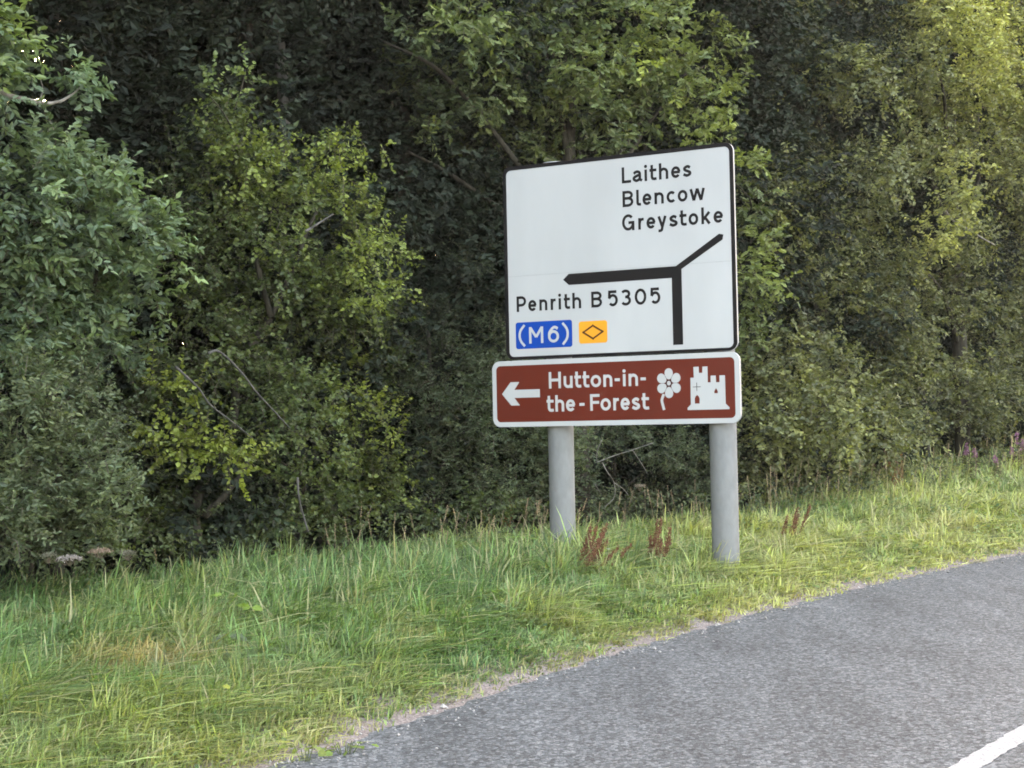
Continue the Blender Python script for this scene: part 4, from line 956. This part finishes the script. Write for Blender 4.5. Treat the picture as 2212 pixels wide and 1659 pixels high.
dock(1412, 1235, .42, .06, 'upright rusty brown dock just left of the right hand post', 7, 2)
dock(1694, 1180, .46, .12, 'thin rusty red dock in the grass right of the sign', 4, 3)
dock(1098, 1150, .42, .03, 'tawny orange dock at the hedge foot left of the left hand post', 4, 4, col=(.2, .10, .04))
dock(1940, 1075, .75, -.1, 'large tawny dead dock clump at the hedge foot on the right', 9, 6, col=(.24, .13, .06))
dock(1900, 1060, .7, -.2, 'purplish brown dead dock beside the large tawny clump', 6, 7, col=(.16, .09, .07))

def umbel(px, py, top, rad, col, label, seed):
    """dried hogweed: stem, rays and a flat head of seeds"""
    r = np.random.default_rng(seed)
    g = gp(px, py); T_, k = at(*top, -.85)
    e = empty('hogweed', g, label, 'weed', 'dried hogweeds at the hedge foot')
    hd = T_-g
    b = Buf(); stalk(b, (0, 0, 0), hd-np.array([0, 0, .05]), .0035, (.09, .08, .05), .03); link('stem', b.mesh('stem'), M_STEM, e)
    b = Buf(); m = 16
    for i in range(m):
        a = 2.4*i; rr = rad*math.sqrt((i+.5)/m)
        c = hd+np.array([math.cos(a)*rr, math.sin(a)*rr, .02*r.normal()-.25*rr*rr/rad])
        b.tube([hd-np.array([0, 0, .05]), c], .0018, .0012, 3, (.16, .13, .09))
    link('flower_rays', b.mesh('flower_rays'), M_STEM, e)['kind'] = 'stuff'
    P = []
    for i in range(m):
        a = 2.4*i; rr = rad*math.sqrt((i+.5)/m)
        c = hd+np.array([math.cos(a)*rr, math.sin(a)*rr, .012-.25*rr*rr/rad])
        P.append(c+r.normal(size=(26, 3))*np.array([.011, .011, .005]))
    P = np.concatenate(P); n = len(P)
    V, Lp, Ct, kk = leaf_geo(P, r.normal(size=(n, 3)), r.normal(size=(n, 3))+np.array([0, 0, 2]), np.full(n, .010), np.full(n, .008), 'slim')
    K = np.array(col)*r.uniform(.6, 1.25, (n, 1))
    link('flower_head', mesh_np('flower_head', V, Lp, Ct, np.repeat(K, kk, 0)), M_STEM, e)['kind'] = 'stuff'
umbel(160, 1270, (150, 1205), .085, (.36, .32, .29), 'pale pinkish white hogweed head low at the left hedge foot', 1)
umbel(230, 1265, (216, 1190), .075, (.33, .24, .18), 'rosy brown hogweed head right of the pale one', 2)
umbel(285, 1250, (276, 1195), .05, (.2, .19, .14), 'dull grey hogweed head against the privet shrub', 3)
umbel(110, 1270, (105, 1200), .05, (.2, .2, .14), 'greenish hogweed head left of the pale one', 4)
umbel(1000+480, 1140, (1382, 1050), .05, (.3, .26, .2), 'small dried umbel between the sign posts', 5)

def broadleaf(px, py, leaves, label, name='broad_leaved_plant', size=.07, col=(.15, .22, .05), seed=0, h=.2, kind='simple', cat='plant', group=None, spread=.2, P0=None, asp=.85, flat_=.6):
    """a plant whose large leaves are single parts"""
    r = np.random.default_rng(seed)
    g = gp(px, py) if P0 is None else P0
    e = empty(name, g, label, cat, group)
    b = Buf()
    for k in range(leaves):
        a = 2.4*k+r.uniform(-.4, .4); rr = spread*math.sqrt((k+.5)/leaves)
        c = np.array([math.cos(a)*rr, math.sin(a)*rr*.7, h*r.uniform(.55, 1.05)])
        b.tube([(c[0]*.2, c[1]*.2, 0), c*.6+np.array([0, 0, .04]), c], .0025, .0015, 3, (.1, .12, .04))
        s = size*r.uniform(.7, 1.25)
        D = np.array([[math.cos(a)+r.normal()*.3, math.sin(a)+r.normal()*.3, -.25+r.normal()*.15]])
        Nn = np.array([[r.normal()*.35, -.45+r.normal()*.25, flat_]])
        V, Lp, Ct, kk = leaf_geo(c[None], D, unit(Nn), np.array([s]), np.array([s*asp]), kind if k % 2 else 'lobed')
        K = np.array(col)*r.uniform(.8, 1.2)
        link('leaf', mesh_np('leaf', V, Lp, Ct, np.tile(K, (kk, 1))), M_LEAF, e)
    link('stem', b.mesh('stem'), M_STEM, e)['kind'] = 'stuff'
    return e
broadleaf(330, 1345, 9, 'yellow green broad-leaved seedling in the left foreground grass', size=.06, seed=1, h=.22, spread=.16)
broadleaf(395, 1338, 7, 'pale green seedling right of the yellow green one', size=.06, seed=2, h=.26, col=(.15, .22, .08), spread=.14)
broadleaf(512, 1370, 10, 'bright lime leaved sprig beside the grey leaf in the grass', size=.06, seed=3, h=.27, col=(.2, .29, .05), spread=.13)
broadleaf(487, 1425, 3, 'single grey green upright leaf in the left foreground grass', size=.085, seed=4, h=.16, col=(.11, .14, .08), spread=.05, asp=.55)
broadleaf(478, 1560, 1, 'single yellow leaf lying in the foreground grass', 'fallen_leaf', size=.038, seed=5, h=.17, col=(.4, .42, .06), spread=.01, cat='leaf')
broadleaf(745, 1640, 9, 'low bright green weed at the road edge in the foreground', size=.045, seed=6, h=.07, col=(.17, .24, .05), spread=.12)
broadleaf(660, 1652, 6, 'low yellowish weed at the bottom of the picture by the kerbless edge', size=.045, seed=7, h=.08, col=(.2, .24, .06), spread=.10)
broadleaf(600, 1190, 9, 'dark broad leaves drooping under the bushes at the grass edge', size=.11, seed=8, h=.34, col=(.08, .17, .08), spread=.2)
for k, (px, py) in enumerate(((430, 1215), (490, 1205), (540, 1212), (390, 1225))):
    broadleaf(px, py+8, 52, ('leftmost but one', 'second from right', 'rightmost', 'leftmost')[k]+' of the dark bramble clumps at the hedge foot under the hawthorn', 'bramble', size=.075, seed=20+k, h=(.5, .6, .5, .36)[k], col=(.055, .085, .045), spread=.34, cat='bramble', group='brambles under the hawthorn', kind='simple')

def daisy(px, py, h, label, seed):
    g = gp(px, py); e = empty('white_flower', g, label, 'flower')
    b = Buf(); b.tube([(0, 0, 0), (.01, 0, h)], .0015, .001, 3, (.1, .15, .05)); link('stem', b.mesh('stem'), M_STEM, e)
    b = Buf()
    for k in range(10):
        a = k*.628; c, s = math.cos(a), math.sin(a)
        b.add([(0, 0, h), (c*.012-s*.005, s*.012+c*.005, h+.006), (c*.018, s*.018, h+.004), (c*.012+s*.005, s*.012-c*.005, h+.006)], [(0, 3, 2, 1)], (.7, .72, .62))
    link('flower_head', b.mesh('flower_head'), M_STEM, e)
daisy(1316, 1240, .2, 'tiny white flower in the grass right of the leaning dock', 1)
daisy(660, 1290, .2, 'tiny white flower in the grass below the brambles', 2)

def willowherb(px, py, h, label, seed):
    r = np.random.default_rng(seed)
    P, k = at(px, py, -.5); g = P.copy(); g[2] = float(gz_xy(P[None])[0]); h = P[2]-g[2]
    e = empty('willowherb', g, label, 'wildflower', 'pink willowherbs at the right edge')
    b = Buf(); b.tube([(0, 0, 0), (.02, 0, h*.6), (.0, 0, h)], .006, .003, 4, (.12, .07, .05)); link('stem', b.mesh('stem'), M_STEM, e)
    m = 60; t = r.uniform(.74, 1, m); a = r.uniform(0, 6.28, m); rad = .055*(1.1-t)*2.4*r.random(m)**.5
    P = np.stack([np.cos(a)*rad, np.sin(a)*rad, t*h], -1)
    V, Lp, Ct, kk = leaf_geo(P, r.normal(size=(m, 3)), r.normal(size=(m, 3)), np.full(m, .03), np.full(m, .024), 'slim')
    link('flower_spike', mesh_np('flower_spike', V, Lp, Ct, np.repeat(np.array([.28, .13, .22])*r.uniform(.7, 1.2, (m, 1)), kk, 0)), M_STEM, e)['kind'] = 'stuff'
    m = 50; t = r.uniform(.1, .72, m); a = r.uniform(0, 6.28, m)
    P = np.stack([np.cos(a)*.01, np.sin(a)*.01, t*h], -1)
    V, Lp, Ct, kk = leaf_geo(P, np.stack([np.cos(a), np.sin(a), a*0+.3], -1), np.tile([0, 0, 1.0], (m, 1)), np.full(m, .09), np.full(m, .02), 'slim')
    link('foliage', mesh_np('foliage', V, Lp, Ct, np.repeat(np.array([.10, .09, .05])*r.uniform(.7, 1.2, (m, 1)), kk, 0)), M_LEAF, e)['kind'] = 'stuff'
for k, (px, py) in enumerate(((2088, 958), (2105, 970), (2196, 935), (2208, 950), (2150, 985), (2185, 965))):
    willowherb(px, py, 1, ('leftmost pink willowherb spike standing before the rounded bush', 'pink willowherb spike second from the left', 'tallest pink willowherb spike at the right edge', 'pink willowherb spike cut by the right edge', 'faded willowherb spike midway between the left pair and the edge', 'low willowherb spike left of the tallest one')[k], 70+k)

# tall seeding grasses, nobody could count them
def tall_grass():
    r = np.random.default_rng(9)
    b = Buf()
    spots = [(1700, 1120, .62), (1712, 1118, .7), (1690, 1115, .5), (1720, 1125, .5), (1640, 1120, .4), (1590, 1110, .45), (1445, 1130, .45), (1430, 1125, .38), (1490, 1120, .35), (1500, 1125, .5), (1830, 1090, .5), (1860, 1085, .5), (700, 1195, .3), (1115, 1150, .38), (1120, 1145, .3), (1000, 1175, .3), (1060, 1180, .32), (1780, 1110, .5), (340, 1250, .25), (1395, 1140, .5), (1240, 1160, .4), (1180, 1160, .35)]
    for q in range(130):
        x = 2212-1500*r.random()**1.5; y = np.interp(x, [600, 1200, 1600, 2212], [1215, 1170, 1130, 1020])+r.uniform(-5, 25); spots.append((x, y, r.uniform(.26, .5)*(1+.45*(x > 1600))))
    for px, py, h in spots:
        g = gp(px, py)
        top = g+np.array([r.normal()*.08+.05, r.normal()*.05, h])
        c = np.array([.33, .25, .15])*r.uniform(.5, 1.1)
        b.tube(curve_pts([g, (g+top)/2+np.array([0, 0, h*.05]), top], 3), .0022, .0012, 3, c)
        d = unit(top-g)
        for k in range(12):
            p = top-d*.012*k+r.normal(size=3)*.003
            s = .007
            b.add([p, p+np.array([s, 0, s]), p+np.array([0, s*.5, s*1.6]), p+np.array([-s*.8, 0, s*.8])], [(0, 1, 2), (0, 2, 3)], c*1.1)
    tag(link('tall_grass', b.mesh('tall_grass'), M_STEM), 'pale seeding grass stalks standing above the verge at the hedge foot', 'grass', kind='stuff')
tall_grass()
# ground cover where the hedge meets the grass
def cover():
    r = np.random.default_rng(19); n = 9000
    u = r.uniform(3, 34, n); v = hedge_v(u)+r.normal(0, .28, n)+.05
    P = uv(u, v, 0); P[:, 2] = ground_z(u, v-edge_v(u))+r.random(n)**1.6*.42
    dep = P@CF; L = np.maximum(.04, dep*.0028)*r.uniform(.6, 1.3, n)
    V, Lp, Ct, kk = leaf_geo(P, r.normal(size=(n, 3))+np.array([0, -.3, .1]), unit(r.normal(size=(n, 3))*.5+np.array([0, -.5, 1])), L, L*.6, 'simple')
    yy = vnoise(P*1.3, 66)[:, None]
    K = (np.array([.06, .09, .045])*(1-yy)+np.array([.13, .15, .06])*yy)*r.uniform(.6, 1.3, (n, 1))
    tag(link('ground_cover', mesh_np('ground_cover', V, Lp, Ct, np.repeat(K, kk, 0)), M_LEAF), 'low weeds and ivy leaves along the foot of the hedge', 'undergrowth', kind='stuff')
cover()
tot = sum(len(o.data.polygons) for o in SC.objects if o.type == 'MESH')
tri = {}
for o in SC.objects:
    if o.type == 'MESH' and o.data.name not in tri: tri[o.data.name] = sum(1 for _ in ()) + len(o.data.loops)-2*len(o.data.polygons)
print('unique tris', sum(tri.values()), 'polys incl. shared', tot)
